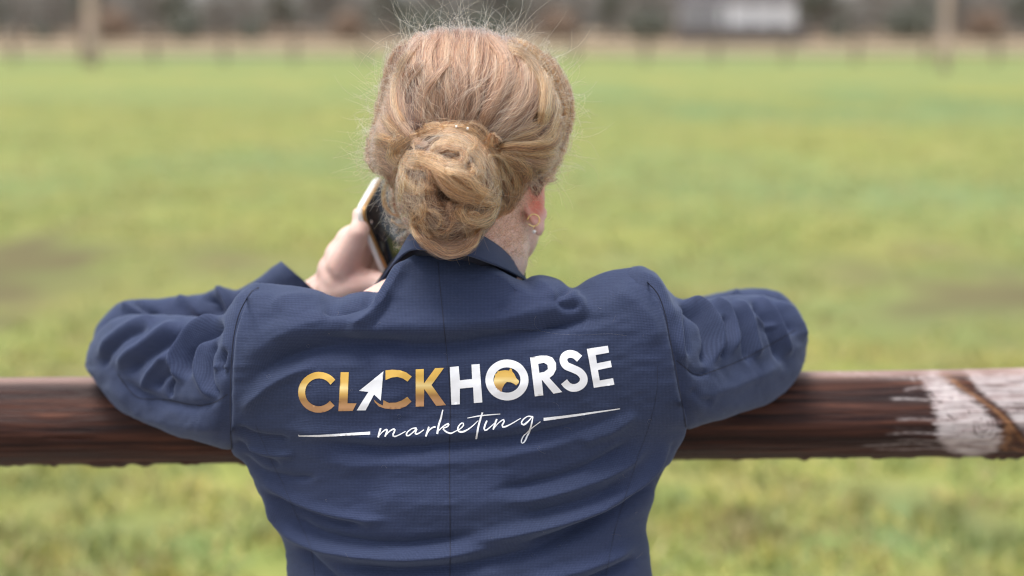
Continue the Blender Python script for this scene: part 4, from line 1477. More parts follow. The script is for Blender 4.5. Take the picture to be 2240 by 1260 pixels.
me = bpy.data.meshes.new('body')
B.bm.to_mesh(me)
B.bm.free()
tmp = bpy.data.objects.new('body_tmp', me)
COL.objects.link(tmp)
rm = tmp.modifiers.new('r', 'REMESH')
rm.mode = 'VOXEL'
rm.voxel_size = 0.0026
sm = tmp.modifiers.new('s', 'SMOOTH')
sm.factor = 0.5
sm.iterations = 6
bpy.context.view_layer.update()
dg = bpy.context.evaluated_depsgraph_get()
bme = bpy.data.meshes.new_from_object(tmp.evaluated_get(dg))
bme.name = 'body'
bpy.data.objects.remove(tmp)
bme.materials.clear()
bme.materials.append(M['skin'])
bme.shade_smooth()
co = np.empty(len(bme.vertices) * 3)
bme.vertices.foreach_get('co', co)
co = co.reshape(-1, 3)
fl = np.zeros(len(co))
for c, r, s in ((PV(1170, 428, 0.125), 0.021, 0.72), (PV(1166, 462, 0.12), 0.015, 0.35)):
    fl += s * np.exp(-(np.linalg.norm((co - np.array(c)) / [0.8, 1, 1.15], axis=1) / r) ** 4)
kn = PV(775, 590, 0.225)
fl += 0.22 * np.exp(-(np.linalg.norm(co - np.array(kn), axis=1) / 0.02) ** 2)
at = bme.attributes.new('flush', 'FLOAT', 'POINT')
at.data.foreach_set('value', np.clip(fl, 0, 1).astype(np.float32))
body = link('body', bme)
body.parent = woman
body.matrix_parent_inverse = Matrix.Translation(-FEET)


def wpart(name, o, parent=None):
    o.parent = parent or woman
    o.matrix_parent_inverse = Matrix.Identity(4) if parent else Matrix.Translation(-FEET)
    return o


for sg in (-1, 1):
    bm = bmesh.new()
    bmesh.ops.create_uvsphere(bm, u_segments=16, v_segments=10, radius=0.0115)
    bmesh.ops.translate(bm, vec=hd(0.031 * sg, 0.079, -0.004), verts=bm.verts)
    wpart('eye', bm_obj('eye', bm, M['eye']))

# trousers and boots (below the picture)
for sg in (-1, 1):
    bm = bmesh.new()
    bm_tube(bm, [(-0.04 + 0.065 * sg, 0.06, 0.86), (-0.045 + 0.08 * sg, 0.045, 0.76), (-0.05 + 0.09 * sg, -0.005, 0.62), (-0.05 + 0.098 * sg, -0.065, 0.46), (-0.05 + 0.10 * sg, -0.10, 0.25), (-0.05 + 0.10 * sg, -0.12, 0.09)], [0.072, 0.080, 0.082, 0.07, 0.062, 0.058], 24)
    wpart('trouser_leg', bm_obj('trouser_leg', bm, M['trousers']))
    bm = bmesh.new()
    bmesh.ops.create_uvsphere(bm, u_segments=20, v_segments=12, radius=1)
    bmesh.ops.transform(bm, matrix=Matrix.Translation((-0.05 + 0.105 * sg, -0.05, 0.045)) @ Matrix.Diagonal((0.048, 0.135, 0.05, 1)), verts=bm.verts)
    bm_tube(bm, [(-0.05 + 0.10 * sg, -0.12, 0.05), (-0.05 + 0.10 * sg, -0.115, 0.24)], [0.052, 0.057], 20)
    wpart('boot', bm_obj('boot', bm, M['boots']))

# earring: hoop with a small hanging pearl
hc = PV(1167, 482, 0.108)
bm = bmesh.new()
pts = []
for q in range(29):
    a = math.radians(-60 + 330 * q / 28)
    pts.append(hc + Vector((math.sin(a) * 0.0062, math.sin(a) * 0.002, -math.cos(a) * 0.0062)))
bm_tube(bm, pts, 0.0008, 8)
bm_tube(bm, [hc + Vector((0, 0, -0.0062)), hc + Vector((0.0004, 0, -0.0098))], 0.0004, 6)
ear = wpart('earring', bm_obj('earring', bm, M['gold'], label='small gold hoop earring with a hanging pearl in the right ear'))
bm = bmesh.new()
bmesh.ops.create_uvsphere(bm, u_segments=16, v_segments=10, radius=0.0021)
bmesh.ops.translate(bm, vec=hc + Vector((0.0006, 0, -0.0118)), verts=bm.verts)
wpart('pearl', bm_obj('pearl', bm, M['pearl']), ear)

# ------------------------------------------------------------------ phone
phone = empty('mobile_phone', tuple(ph_(0.075, 0.037, -0.004)), 'mobile phone with pale case and dark glass held to her left ear', 'phone')


def rounded(l0, l1, s0, s1, r, n=7):
    out = []
    for cx, cy, a0 in ((l1 - r, s1 - r, 0), (l0 + r, s1 - r, 90), (l0 + r, s0 + r, 180), (l1 - r, s0 + r, 270)):
        for i in range(n + 1):
            a = math.radians(a0 + 90 * i / n)
            out.append((cx + r * math.cos(a), cy + r * math.sin(a)))
    return out


def slab(name, l0, l1, s0, s1, r, n0, n1, m, bev=0.001):
    bm = bmesh.new()
    o = rounded(l0, l1, s0, s1, r)
    a = [bm.verts.new(ph_(l, s, n0)) for l, s in o]
    b = [bm.verts.new(ph_(l, s, n1)) for l, s in o]
    f1 = bm.faces.new(a)
    f2 = bm.faces.new(b[::-1])
    for i in range(len(o)):
        j = (i + 1) % len(o)
        bm.faces.new((a[i], b[i], b[j], a[j]))
    if bev:
        bmesh.ops.bevel(bm, geom=list({e for f in (f1, f2) for e in f.edges}), offset=bev, segments=2, affect='EDGES')
    ob = bm_obj(name, bm, m, None)
    ob.parent = phone
    ob.matrix_parent_inverse = Matrix.Translation(-phone.location)
    return ob


slab('case', 0, 0.150, 0, 0.074, 0.011, -0.0085, -0.0028, M['phone_case'], 0.0016)
slab('frame', 0.0012, 0.1488, 0.0012, 0.0728, 0.010, -0.0026, 0.0012, M['phone_edge'], 0.0004)
slab('screen', 0.0022, 0.1478, 0.0022, 0.0718, 0.009, 0.0014, 0.0022, M['phone_glass'], 0.0002)

# ------------------------------------------------------------------ hair
HO = [(1240, 265), (1235, 220), (1205, 158), (1156, 102), (1105, 75), (1035, 56), (958, 56), (906, 76), (873, 112), (852, 165), (828, 232), (806, 290), (800, 340), (818, 385), (850, 425), (880, 470), (920, 515), (1000, 535), (1072, 525), (1114, 490), (1142, 450), (1168, 408), (1215, 370), (1236, 320)]
HCX, HCY = 1022.0, 270.0
ho = np.array(HO + [HO[0]], float)
ho = np.array([1020.0, 290.0]) + (ho - [1020.0, 290.0]) * [0.955, 0.985]
hoc = cr(ho, np.linspace(0, 1, 361))
hang = np.arctan2(hoc[:, 1] - HCY, hoc[:, 0] - HCX)
hrad = np.hypot(hoc[:, 1] - HCY, hoc[:, 0] - HCX)
so_ = np.argsort(hang)
hang, hrad = hang[so_], hrad[so_]
hang = np.r_[hang - 2 * np.pi, hang, hang + 2 * np.pi]
hrad = np.r_[hrad, hrad, hrad]


def headY(px, py):
    a = np.arctan2(py - HCY, px - HCX)
    r = np.hypot(py - HCY, px - HCX) / np.interp(a, hang, hrad)
    r = np.clip(r, 0, 1)
    low = smooth(py, 380, 560) * 0.035
    return 0.118 - 0.098 * np.sqrt(np.clip(1 - r ** 2.2, 0, 1)) + low, r


BCX, BCY, BRX, BRY = 982.0, 412.0, 116.0, 136.0


def bunY(px, py):
    r2 = ((px - BCX) / BRX) ** 2 + ((py - BCY) / BRY) ** 2
    return 0.035 - 0.066 * np.sqrt(np.clip(1 - r2, 0, 1)), r2


def surfY(px, py):
    h, r = headY(px, py)
    b, r2 = bunY(px, py)
    return np.where(r2 < 1, np.minimum(h, b), h)


# undercap: rings from the pole outwards, then round to the front hairline
na_, nr_ = 180, 60
aa = np.linspace(-np.pi, np.pi, na_, endpoint=False)
R_ = np.interp(aa, hang, hrad)
layers = []
for i in range(nr_):
    k = math.sin(0.5 * math.pi * i / (nr_ - 1)) * 0.95
    px = HCX + np.cos(aa) * R_ * k
    py = HCY + np.sin(aa) * R_ * k
    Yh, _ = headY(HCX + np.cos(aa) * R_ * k / 0.95, HCY + np.sin(aa) * R_ * k / 0.95)
    layers.append(P(px, py, Yh + 0.006))
nose = np.array(hd(0, 0.05, 0.06))
edge = layers[-1]
for i in range(1, 10):                                  # forward over the crown and temples
    t = i / 9
    up = np.clip((HCY + 60 - (HCY + np.sin(aa) * R_)) / 200, 0, 1)[:, None]
    tgt = edge * (1 - 0.42 * t ** 2) + (nose) * 0.42 * t ** 2
    tgt = tgt + np.array([0, 1, 0]) * (0.075 * math.sin(t * math.pi / 2)) * up + np.array([0, 1, 0]) * 0.01 * t * (1 - up)
    layers.append(tgt)
G = np.stack(layers, 1)
cap = mesh_obj('hair', G.reshape(-1, 3), grid_faces(na_, G.shape[1], True), M['undercap'], label='ginger blonde hair combed back into a loose bun')
cap.parent = woman
cap.matrix_parent_inverse = Matrix.Translation(-FEET)
# bun core
bm = bmesh.new()
bmesh.ops.create_icosphere(bm, subdivisions=4, radius=1)
bc = PV(BCX, BCY, 0.03)
bmesh.ops.transform(bm, matrix=Matrix.Translation(bc) @ Matrix.Diagonal((0.046, 0.048, 0.054, 1)), verts=bm.verts)
bc_ob = wpart('bun', bm_obj('bun', bm, M['undercap']), cap)


class Strands:
    def __init__(s):
        s.pts, s.rad, s.tone = [], [], []

    def add(s, P3, rad, tone=None):                  # P3 (n, k, 3)
        s.tone.append(rng.random(P3.shape[0]) if tone is None else tone)
        s.pts.append(P3)
        s.rad.append(np.broadcast_to(rad, P3.shape[:2]))

    def build(s, name, m, parent):
        sizes = []
        for p in s.pts:
            sizes += [p.shape[1]] * p.shape[0]
        cu = bpy.data.hair_curves.new(name)
        cu.add_curves(sizes)
        X = np.concatenate([p.reshape(-1, 3) for p in s.pts]).astype(np.float32)
        R = np.concatenate([r.reshape(-1) for r in s.rad]).astype(np.float32)
        cu.attributes['position'].data.foreach_set('vector', X.ravel())
        ra = cu.attributes.get('radius') or cu.attributes.new('radius', 'FLOAT', 'POINT')
        ra.data.foreach_set('value', R)
        cu.attributes.new('tone', 'FLOAT', 'CURVE').data.foreach_set('value', np.concatenate(s.tone).astype(np.float32))
        cu.materials.append(m)
        o = bpy.data.objects.new(name, cu)
        COL.objects.link(o)
        o.parent = parent
        return o


def lock(ST, pts, w0, n, lift=(0.0, 0.004), K=22, ends=0.12, frizz=1.0, rad=0.00016, taper=(0.6, 1.0, 0.5), depth=None, sub=13, yfun=surfY, tight=0.2, tone=0.0):
    """a lock of n strands along px guide pts; w0 half width px; lift (base, thickness) in metres off the surface"""
    pts = np.array(pts, float)
    t0 = rng.random(n) * ends
    t1 = 1 - rng.random(n) * ends
    T = t0[:, None] + (t1 - t0)[:, None] * np.linspace(0, 1, K)[None, :]
    c = cr(pts, T)
    e = 1e-3
    g = cr(pts, np.clip(T + e, 0, 1)) - cr(pts, np.clip(T - e, 0, 1))
    g = g[..., :2]
    g /= np.linalg.norm(g, axis=-1, keepdims=True) + 1e-9
    nn = np.stack([-g[..., 1], g[..., 0]], -1)
    cen = rng.uniform(-1, 1, sub)
    cw = rng.integers(0, sub, n)
    a = cen[cw] + rng.normal(size=n) * tight
    a = np.clip(a, -1.25, 1.25)
    b = rng.random(n)
    wprof = np.interp(T, [0, 0.5, 1], taper)
    ph1, ph2 = rng.random(n) * 6.28, rng.random(n) * 6.28
    fr1, fr2 = rng.uniform(0.6, 1.6, n), rng.uniform(1.5, 4, n)
    am = rng.random(n) ** 2
    wob = (np.sin(ph1[:, None] + T * 6.28 * fr1[:, None]) * 1.6 + np.sin(ph2[:, None] + T * 6.28 * fr2[:, None]) * 0.9) * frizz * (0.4 + 2.6 * am[:, None])
    twist = np.sin(T * 3 + cw[:, None]) * 0.25
    off = (a[:, None] + twist) * w0 * wprof + wob
    q = c[..., :2] + nn * off[..., None]
    Y = yfun(q[..., 0], q[..., 1])
    thick = lift[1] * np.sqrt(np.clip(1 - (np.abs(a) / 1.3) ** 2, 0, 1)) * (0.35 + 0.65 * b)
    sb = (0.5 + 0.5 * np.sin(cen[cw] * 9))
    L = lift[0] * np.clip(np.sin(np.pi * T) * 2.2, 0, 1) + (thick * (0.55 + 0.45 * sb))[:, None] * (0.15 + 0.85 * np.clip(np.sin(np.pi * np.clip(T, 0, 1)), 0, 1) ** 0.5)
    L = L + 0.0006 * np.cos(ph2[:, None] + T * 6.28 * fr1[:, None]) * frizz
    if pts.shape[1] > 2:
        Y = c[..., 2]
    if depth is not None:
        Y = Y * 0 + depth
    P3 = P(q[..., 0], q[..., 1], Y - L)
    r = rad * (0.75 + 0.5 * rng.random(n))[:, None] * np.interp(np.linspace(0, 1, K), [0, 0.08, 0.85, 1], [0.8, 1, 0.9, 0.25])[None, :]
    ct = rng.random(sub)
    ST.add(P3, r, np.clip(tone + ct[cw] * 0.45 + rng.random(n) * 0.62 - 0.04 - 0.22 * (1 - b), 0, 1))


H1, H2, H3 = Strands(), Strands(), Strands()
# base combing of the whole head: many narrow locks from the crown and sides into the bun
def q2(a, b, c_, n=3):
    return [a, b, c_]


tops = []
for i in range(54):
    f = i / 53
    x0 = 872 + (1185 - 872) * f
    y0 = float(np.interp(x0, [866, 900, 960, 1035, 1110, 1175, 1190], [112, 80, 60, 60, 78, 110, 128])) + random.uniform(-5, 3)
    xe = 915 + (1100 - 915) * f
    ye = 305 - 22 * math.sin(math.pi * f)
    bend = (f - 0.42) * 62 + random.uniform(-18, 18)
    wv_ = random.uniform(-9, 9)
    xm = (x0 + xe) / 2 + bend
    x2 = x0 * 0.25 + xe * 0.75 + bend * 0.8 - wv_ + random.uniform(-8, 8)
    lock(H1, [(x0, y0), (x0 * 0.8 + xm * 0.2 + bend * 0.35 + wv_, y0 + 45), (xm, (y0 + ye) / 2), (x2, y0 * 0.25 + ye * 0.75), (xe, ye)], random.uniform(8, 14), 200, (0.0, random.uniform(0.003, 0.010)), 22, 0.25, 1.1, tone=random.uniform(-0.3, 0.2), taper=(1.0, 1.0, 0.7))
# left side sweeps
for i in range(22):
    f = i / 21
    a = np.array([868, 98]) * (1 - f) + np.array([806, 330]) * f
    a = a + [float(np.interp(a[1], [98, 165, 232, 290, 340], [0, 2, 3, -4, -2])), 0]
    e_ = np.array([905, 305]) * (1 - f) + np.array([872, 372]) * f
    m_ = a * 0.5 + e_ * 0.5 + [-16 * (1 - f) - 4, 22 * (1 - f)]
    lock(H1, [tuple(a), tuple(a * 0.72 + m_ * 0.28 + [-7 * (1 - f), 12]), tuple(m_), tuple(e_)], random.uniform(9, 14), 170, (0.0, random.uniform(0.003, 0.007)), 18, 0.25, 1.2, taper=(1, 1, .8))
# right side sweeps
for i in range(24):
    f = i / 23
    a = np.array([float(np.interp(f, [0, .3, .6, 1], [1180, 1222, 1236, 1212])), float(np.interp(f, [0, .3, .6, 1], [100, 165, 250, 378]))])
    e_ = np.array([1085, 300]) * (1 - f) + np.array([1120, 395]) * f
    b = a + [float(np.interp(f, [0, .5, 1], [30, 6, -12])), float(np.interp(f, [0, .5, 1], [75, 45, 6]))]
    c_ = np.array([float(np.interp(f, [0, .5, 1], [1190, 1180, 1160])), float(np.interp(f, [0, .5, 1], [268, 312, 388]))])
    lock(H1 if i % 3 else H2, [tuple(a), tuple(b), tuple(c_), tuple(e_)], random.uniform(9, 14), 180, (0.0, random.uniform(0.003, 0.009)), 22, 0.22, 1.2, taper=(1, 1, .7))
# nape: hair drawn upwards and short fuzz at both sides
for i in range(26):
    f = i / 25
    x0 = 850 + (1168 - 850) * f
    y0 = float(np.interp(x0, [850, 880, 930, 1050, 1110, 1140, 1168], [425, 470, 520, 525, 500, 462, 405]))
    lock(H1, [(x0, y0), (x0 * .7 + 990 * .3 + random.uniform(-10, 10), y0 - 40), (x0 * .45 + 990 * .55, y0 - 85)], 12, 110, (0.0, 0.004), 12, 0.3, 1.6, taper=(1, 1, .8))
# distinct locks on the head
lock(H1, [(925, 72), (888, 120), (868, 170), (862, 215), (872, 260), (905, 303), (940, 315)], 13, 420, (0.006, 0.009), 26, 0.12, 1.0)
lock(H2, [(912, 90), (880, 140), (864, 190), (868, 240), (895, 290)], 7, 160, (0.011, 0.005), 24, 0.12, 0.8)
lock(H1, [(945, 120), (915, 146), (890, 172), (876, 205), (880, 240), (895, 275)], 9, 260, (0.007, 0.006), 22, 0.45, 1.2, taper=(0.3, 1, 0.4))
lock(H1, [(925, 160), (902, 185), (893, 215), (898, 255), (925, 300)], 13, 300, (0.0055, 0.003), 20, 0.3, 1.3, tone=-0.6, taper=(0.4, 1, 0.8))
lock(H1, [(1205, 195), (1212, 240), (1200, 280), (1170, 305)], 8, 140, (0.005, 0.003), 20, 0.3, 1.3, tone=-0.5, taper=(0.4, 1, 0.6))
lock(H1, [(1015, 110), (1000, 130), (1010, 160), (1040, 200)], 8, 100, (0.005, 0.003), 20, 0.4, 1.6, tone=-0.35, taper=(0.4, 1, 0.6))
lock(H1, [(1120, 330), (1150, 350), (1172, 385), (1160, 420), (1130, 450)], 18, 260, (0.002, 0.004), 20, 0.3, 2.0, tone=-0.4, taper=(0.6, 1, 0.8))
lock(H1, [(990, 128), (960, 160), (930, 195), (918, 240), (926, 285)], 13, 330, (0.005, 0.008), 22, 0.45, 1.2, taper=(0.2, 1, 0.6))
lock(H1, [(960, 70), (938, 110), (935, 150), (945, 200), (940, 270)], 11, 240, (0.004, 0.006), 22, 0.14, 1.1)
lock(H1, [(1010, 68), (1000, 120), (1012, 180), (1000, 240), (990, 285)], 13, 260, (0.004, 0.006), 22, 0.16, 1.2)
lock(H1, [(1062, 70), (1100, 120), (1104, 170), (1080, 225), (1045, 285)], 14, 330, (0.005, 0.008), 22, 0.14, 1.1)
lock(H1, [(1110, 85), (1150, 130), (1158, 190), (1132, 245), (1080, 300)], 15, 360, (0.005, 0.008), 22, 0.14, 1.1)
lock(H2, [(1105, 96), (1146, 108), (1176, 134), (1196, 170), (1194, 230), (1182, 285)], 16, 460, (0.008, 0.012), 24, 0.12, 1.2)
lock(H2, [(1195, 130), (1222, 190), (1228, 250), (1205, 300), (1150, 325), (1095, 322)], 14, 420, (0.005, 0.009), 24, 0.12, 1.1)
lock(H2, [(1232, 265), (1215, 310), (1170, 322), (1120, 322), (1080, 330)], 10, 300, (0.009, 0.008), 22, 0.12, 1.0)
lock(H2, [(1222, 330), (1180, 335), (1130, 330), (1085, 336)], 9, 260, (0.008, 0.007), 20, 0.12, 1.0)
lock(H1, [(1230, 345), (1195, 362), (1155, 352), (1110, 340)], 10, 240, (0.006, 0.007), 20, 0.14, 1.1)
lock(H2, [(812, 300), (838, 306), (868, 322), (892, 345)], 12, 260, (0.006, 0.007), 18, 0.15, 1.1)
lock(H2, [(835, 245), (858, 275), (890, 300), (915, 318)], 9, 200, (0.007, 0.006), 18, 0.15, 1.1)
lock(H1, [(806, 335), (822, 362), (850, 380), (872, 420)], 14, 260, (0.004, 0.006), 18, 0.18, 1.4)
for dx, dy in ((-20, 26), (-12, 33), (-3, 36), (6, 35), (15, 31), (22, 24)):      # little fan of ends beside the bun
    lock(H2, [(1078, 288), (1078 + dx * 0.45, 288 + dy * 0.4), (1078 + dx, 288 + dy)], 1.8, 15, (0.018, 0.004), 12, 0.1, 0.8, taper=(0.4, 0.9, 1.6), tone=random.uniform(-0.3, 0.3))


def B4_(x, y):
    return (840 + x / 3.94, 260 + y / 3.94)


def bl(ST, L, w, n, lift, **k):
    kk = dict(K=34, ends=0.32, frizz=1.7, tight=0.3)
    w = w * 1.05
    n = int(n * 0.6)
    kk['rad'] = k.get('rad', 0.00016)
    L = [(x + random.uniform(-9, 9), y + random.uniform(-9, 9)) for x, y in L]
    kk.update(k)
    if (kk.pop('wide', None)):
        pass
    lock(ST, [B4_(*q) for q in L], w, n, lift, **kk)


# the bun: dark inner tangle first, then the coils seen on top
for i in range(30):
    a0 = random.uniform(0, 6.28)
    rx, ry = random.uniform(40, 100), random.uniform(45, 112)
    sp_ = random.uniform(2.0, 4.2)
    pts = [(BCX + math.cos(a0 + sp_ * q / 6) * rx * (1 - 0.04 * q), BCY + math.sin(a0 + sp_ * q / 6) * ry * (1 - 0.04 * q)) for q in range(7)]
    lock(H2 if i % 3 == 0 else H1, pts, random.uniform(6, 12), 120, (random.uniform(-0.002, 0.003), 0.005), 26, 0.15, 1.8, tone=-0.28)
bl(H2, [(150, 250), (300, 130), (500, 75), (700, 95), (830, 175), (930, 300), (1000, 450), (1030, 600), (1000, 720)], 11, 560, (0.004, 0.009), wide=1)
bl(H2, [(230, 200), (380, 110), (560, 85), (720, 130), (820, 230), (900, 370), (960, 520), (980, 640)], 8, 380, (0.006, 0.007))
bl(H2, [(400, 310), (450, 240), (600, 200), (730, 250), (810, 340), (850, 480), (850, 600)], 8, 360, (0.007, 0.008))
bl(H2, [(420, 310), (520, 240), (650, 255), (690, 310), (640, 370), (500, 350)], 6, 220, (0.010, 0.006))
bl(H2, [(360, 120), (190, 190), (95, 270), (100, 350), (220, 370), (400, 340), (580, 350)], 9, 430, (0.007, 0.009))
bl(H2, [(120, 290), (260, 300), (420, 330), (560, 390), (700, 420), (760, 480)], 7, 280, (0.012, 0.006))
bl(H2, [(330, 330), (500, 380), (660, 380), (720, 330), (700, 260)], 6, 220, (0.009, 0.006))
bl(H2, [(110, 340), (135, 440), (190, 530), (290, 600), (430, 640)], 8, 340, (0.006, 0.008))
bl(H2, [(160, 350), (330, 380), (480, 460), (580, 560), (720, 640), (860, 685), (975, 700)], 13, 640, (0.014, 0.012), taper=(0.5, 1.15, 0.6))
bl(H2, [(450, 480), (600, 460), (730, 520), (830, 610), (970, 680)], 11, 480, (0.018, 0.010), taper=(0.4, 1.1, 0.6))
bl(H2, [(500, 560), (620, 640), (780, 690), (930, 730), (1010, 700)], 8, 300, (0.014, 0.008))
bl(H2, [(960, 660), (1000, 760), (920, 870), (800, 900), (700, 850), (655, 770), (690, 700)], 8, 420, (0.014, 0.009), taper=(.8, 1, .7))
bl(H2, [(930, 700), (930, 790), (850, 850), (750, 830), (700, 760)], 5, 180, (0.012, 0.006))
bl(H1, [(590, 690), (570, 760), (600, 850), (680, 900)], 4, 90, (0.008, 0.004))
lw = dict(yfun=lambda x, y: np.minimum(surfY(x, y), np.interp(y, [420, 470, 520, 600], [0.03, 0.012, -0.010, -0.018])))
for i in range(11):
    g = random.uniform(-1, 1)
    j = lambda: random.uniform(-14, 14)
    k_ = 1 - 0.10 * (1 + g)
    L_ = [(360, 680), (262, 770), (240, 900), (310, 1040), (420, 1130), (560, 1180), (700, 1150), (795, 1060), (845, 930), (835, 820)]
    L_ = [(545 + (x - 545) * k_ + j(), 850 + (y - 850) * k_ + j()) for x, y in L_]
    bl(H2 if i % 3 else H1, L_, 4.5, 75, (0.005 + 0.006 * random.random(), 0.006), tone=random.uniform(-0.2, 0.15), **lw)
bl(H1, [(430, 700), (360, 820), (380, 960), (480, 1060), (600, 1080), (720, 1010), (770, 900)], 12, 460, (0.0, 0.007), tone=-0.15, **lw)
bl(H1, [(480, 700), (430, 820), (470, 940), (570, 1000), (680, 960), (730, 870)], 14, 420, (-0.004, 0.007), tone=-0.25, **lw)
bl(H1, [(560, 690), (540, 800), (580, 900), (680, 900), (760, 820)], 15, 320, (-0.006, 0.006), tone=-0.3, **lw)
bl(H2, [(340, 700), (320, 820), (350, 960), (440, 1060)], 5, 160, (0.014, 0.005), **lw)
bl(H2, [(930, 280), (1040, 310), (1150, 350), (1225, 430), (1240, 500), (1200, 570)], 8, 300, (0.012, 0.007))
bl(H2, [(980, 330), (1080, 400), (1140, 500), (1150, 620), (1100, 760), (1020, 850), (940, 870)], 8, 330, (0.009, 0.007))
bl(H2, [(940, 340), (1030, 480), (1075, 620), (1060, 750), (1000, 830)], 7, 280, (0.010, 0.006))
bl(H1, [(1080, 420), (1160, 480), (1200, 560), (1180, 660), (1120, 760)], 10, 260, (0.002, 0.005))
bl(H2, [(40, 500), (0, 600), (12, 740), (90, 825), (210, 815)], 3.2, 90, (0.010, 0.003), frizz=0.6)
bl(H1, [(85, 340), (105, 560), (90, 700), (120, 820), (190, 900)], 4, 80, (0.012, 0.004))
bl(H2, [(120, 360), (170, 500), (150, 640), (100, 760)], 3, 60, (0.014, 0.003))
bl(H2, [(745, 360), (775, 430), (745, 520), (690, 560)], 5, 130, (0.020, 0.005))
bl(H2, [(290, 480), (340, 560), (420, 600), (460, 570)], 3, 60, (0.014, 0.003))
bl(H2, [(200, 120), (120, 180), (70, 260), (90, 320)], 6, 140, (0.010, 0.005))

for i in range(20):                                  # small curls escaping from the bun
    a0 = random.uniform(0, 6.28)
    cx_, cy_ = BCX + math.cos(a0) * BRX * random.uniform(0.55, 1.0), BCY + math.sin(a0) * BRY * random.uniform(0.5, 0.98)
    rr_ = random.uniform(12, 34)
    b0 = random.uniform(0, 6.28)
    sp_ = random.choice((-1, 1)) * random.uniform(2.2, 4.0)
    pts = [(cx_ + math.cos(b0 + sp_ * q / 5) * rr_ * (1 + 0.12 * q), cy_ + math.sin(b0 + sp_ * q / 5) * rr_ * (1 + 0.12 * q)) for q in range(6)]
    lock(H2, pts, random.uniform(1.5, 3.2), 16, (random.uniform(0.010, 0.020), 0.004), 24, 0.2, 1.2, rad=0.00014, tone=random.uniform(-0.3, 0.3))
# single loose strands lying over the combed hair
for i in range(95):
    x0 = random.uniform(850, 1205)
    y0 = random.uniform(70, 240)
    cx_ = 985 + (x0 - 1020) * 0.45
    lock(H3, [(x0, y0), (x0 + random.uniform(-18, 18), y0 + 40), ((x0 + cx_) / 2 + random.uniform(-20, 20), y0 + 85), (cx_ + random.uniform(-25, 25), y0 + 140)], 6, 3, (0.009, 0.004), 24, 0.3, 2.6, rad=0.00011, yfun=lambda x, y: headY(x, y)[0])
for i in range(190):
    a0 = random.uniform(0, 6.28)
    rx, ry = random.uniform(40, 130), random.uniform(40, 130)
    sp_ = random.uniform(1.0, 2.6)
    pts = [(BCX + random.uniform(-8, 8) + math.cos(a0 + sp_ * q / 4) * rx, BCY + random.uniform(-8, 8) + math.sin(a0 + sp_ * q / 4) * ry) for q in range(5)]
    lock(H3, pts, 5, 2, (random.uniform(0.010, 0.020), 0.004), 26, 0.2, 1.8, rad=0.00009)

# flyaways
def fly(ST, n, src, Lmm, curl=1.0, out=1.0, K=18, rad=0.00009, rs=None):
    """stray hairs: src gives px,py,depth and an outward direction"""
    px, py, Y, ox, oy = src(n)
    p = P(px, py, Y)
    d = np.stack([ox, rng.normal(size=n) * 0.5 - 0.1, -oy], -1) * out + rng.normal(size=(n, 3)) * 0.45
    d /= np.linalg.norm(d, axis=1, keepdims=True)
    ax_ = rng.normal(size=(n, 3))
    ax_ /= np.linalg.norm(ax_, axis=1, keepdims=True)
    L = Lmm * 0.001 * (0.35 + rng.random(n) ** 1.5)
    kap = rng.normal(size=n) * 0.16 * curl
    out_ = [p]
    for k in range(K - 1):
        d = d + np.cross(ax_, d) * kap[:, None] + rng.normal(size=(n, 3)) * 0.035
        d /= np.linalg.norm(d, axis=1, keepdims=True)
        p = p + d * (L / K)[:, None]
        out_.append(p)
    ST.add(np.stack(out_, 1), rad * np.interp(np.arange(K), [0, K - 1], [1, 0.5])[None, :])


def src_rim(a0, a1, k0=0.93, k1=1.0):
    def f(n):
        a = np.radians(rng.uniform(a0, a1, n))
        R = np.interp(a, hang, hrad) * rng.uniform(k0, k1, n)
        px, py = HCX + np.cos(a) * R, HCY + np.sin(a) * R
        Y = 0.118 - 0.05 * rng.random(n)
        return px, py, Y, np.cos(a), np.sin(a)
    return f


BBV = BVHTree.FromPolygons([v.co.copy() for v in bme.vertices], [tuple(p.vertices) for p in bme.polygons])


def src_body(x0, x1, y0, y1):
    def f(n):
        px, py = rng.uniform(x0, x1, n), rng.uniform(y0, y1, n)
        Y = np.zeros(n)
        for i in range(n):
            d = (PV(px[i], py[i], 1.0) - CV).normalized()
            h = BBV.ray_cast(CV, d)
            Y[i] = h[0].y if h[0] is not None and h[0].y < 0.3 else 0.12
        a = rng.random(n) * 6.28
        return px, py, Y, np.cos(a) * .6, np.sin(a) * .6
    return f


def src_area(x0, x1, y0, y1):
    def f(n):
        px, py = rng.uniform(x0, x1, n), rng.uniform(y0, y1, n)
        Y = surfY(px, py) - 0.002
        a = rng.random(n) * 6.28
        return px, py, Y, np.cos(a) * .6, np.sin(a) * .6
    return f


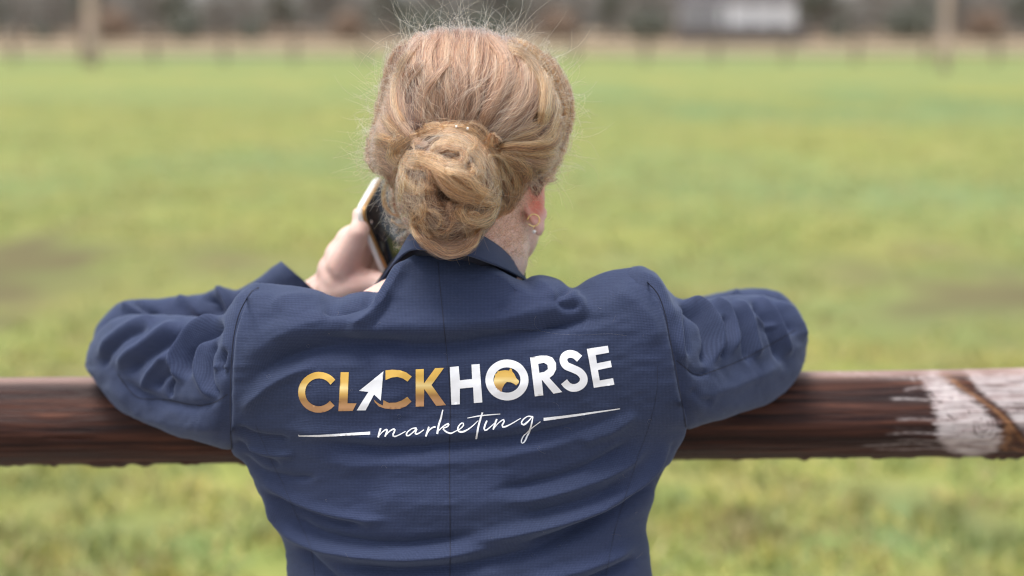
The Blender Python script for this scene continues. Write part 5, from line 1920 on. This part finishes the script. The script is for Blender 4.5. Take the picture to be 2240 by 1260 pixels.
fly(H3, 230, src_rim(-140, -40), 42, 1.7)
fly(H3, 40, src_rim(-130, -50), 75, 1.0)
fly(H3, 430, src_rim(-45, 60), 40, 1.8)
fly(H3, 70, src_rim(-50, 60), 60, 1.5)
fly(H3, 110, src_rim(10, 55, 0.8, 0.98), 45, 2.4)
fly(H2, 130, src_rim(15, 50, 0.75, 0.97), 30, 2.4)
fly(H3, 430, src_rim(135, 220), 38, 1.8)
fly(H3, 60, src_rim(135, 215), 58, 1.5)
fly(H1, 500, src_area(840, 1210, 90, 330), 26, 1.4, 0.5)
fly(H3, 260, src_area(840, 1210, 90, 330), 30, 1.4, 0.5)
fly(H3, 330, src_area(860, 1130, 290, 520), 30, 1.7, 0.7)
fly(H2, 420, src_area(850, 1130, 280, 530), 34, 2.0, 0.7, rad=0.00013)
fly(H1, 2400, src_body(1065, 1145, 400, 560), 16, 2.2, 0.45, rad=0.00012)
fly(H1, 500, src_body(1120, 1170, 390, 450), 13, 2.2, 0.5)
fly(H3, 900, src_body(1070, 1150, 410, 570), 16, 2.4, 0.6)
fly(H1, 420, src_body(850, 905, 400, 545), 17, 2.0, 0.6)
fly(H1, 160, src_area(840, 895, 410, 500), 20, 2.2, 0.6)
fly(H3, 60, src_area(850, 895, 420, 500), 26, 2.0, 0.6)
fly(H3, 150, src_body(1100, 1175, 420, 580), 32, 1.8, 0.9)
fly(H3, 60, src_area(900, 1060, 520, 568), 16, 1.5, 0.7)
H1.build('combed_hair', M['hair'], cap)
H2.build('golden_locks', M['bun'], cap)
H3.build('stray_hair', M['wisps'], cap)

# two pearl hair pins above the bun
for x, y in ((998, 277), (1023, 281)):
    bm = bmesh.new()
    bmesh.ops.create_uvsphere(bm, u_segments=14, v_segments=8, radius=0.0013)
    c = PV(x, y, float(surfY(np.array(x), np.array(y))) - 0.012)
    bmesh.ops.translate(bm, vec=c, verts=bm.verts)
    bm_tube(bm, [c, c + Vector((0.0, 0.02, -0.012))], 0.0005, 6)
    wpart('hair_pin', bm_obj('hair_pin', bm, M['pearl']), cap)

# lint and shed hairs caught on the jacket
LT = Strands()
for k in range(34):
    x, y = rng.uniform(520, 1470), rng.uniform(660, 1240)
    a = rng.random() * 6.28
    L = rng.uniform(6, 26)
    kp = rng.normal() * 0.35
    pts = []
    for q in range(10):
        pts.append(drape(x, y, 0.0009))
        x += math.cos(a) * L / 10
        y += math.sin(a) * L / 10
        a += kp
    LT.add(np.array([[list(p) for p in pts]]), np.full((1, 10), 0.00004))
pts = [(1172, 690), (1168, 705), (1180, 722), (1215, 731), (1270, 733), (1330, 730), (1370, 734)]
c = cr(pts, np.linspace(0, 1, 24))
LT.add(np.array([[list(drape(q[0], q[1], 0.0009)) for q in c]]), np.full((1, 24), 0.00005))
lo = LT.build('shed_hair', M['wisps'], jacket)
lo['kind'] = 'stuff'
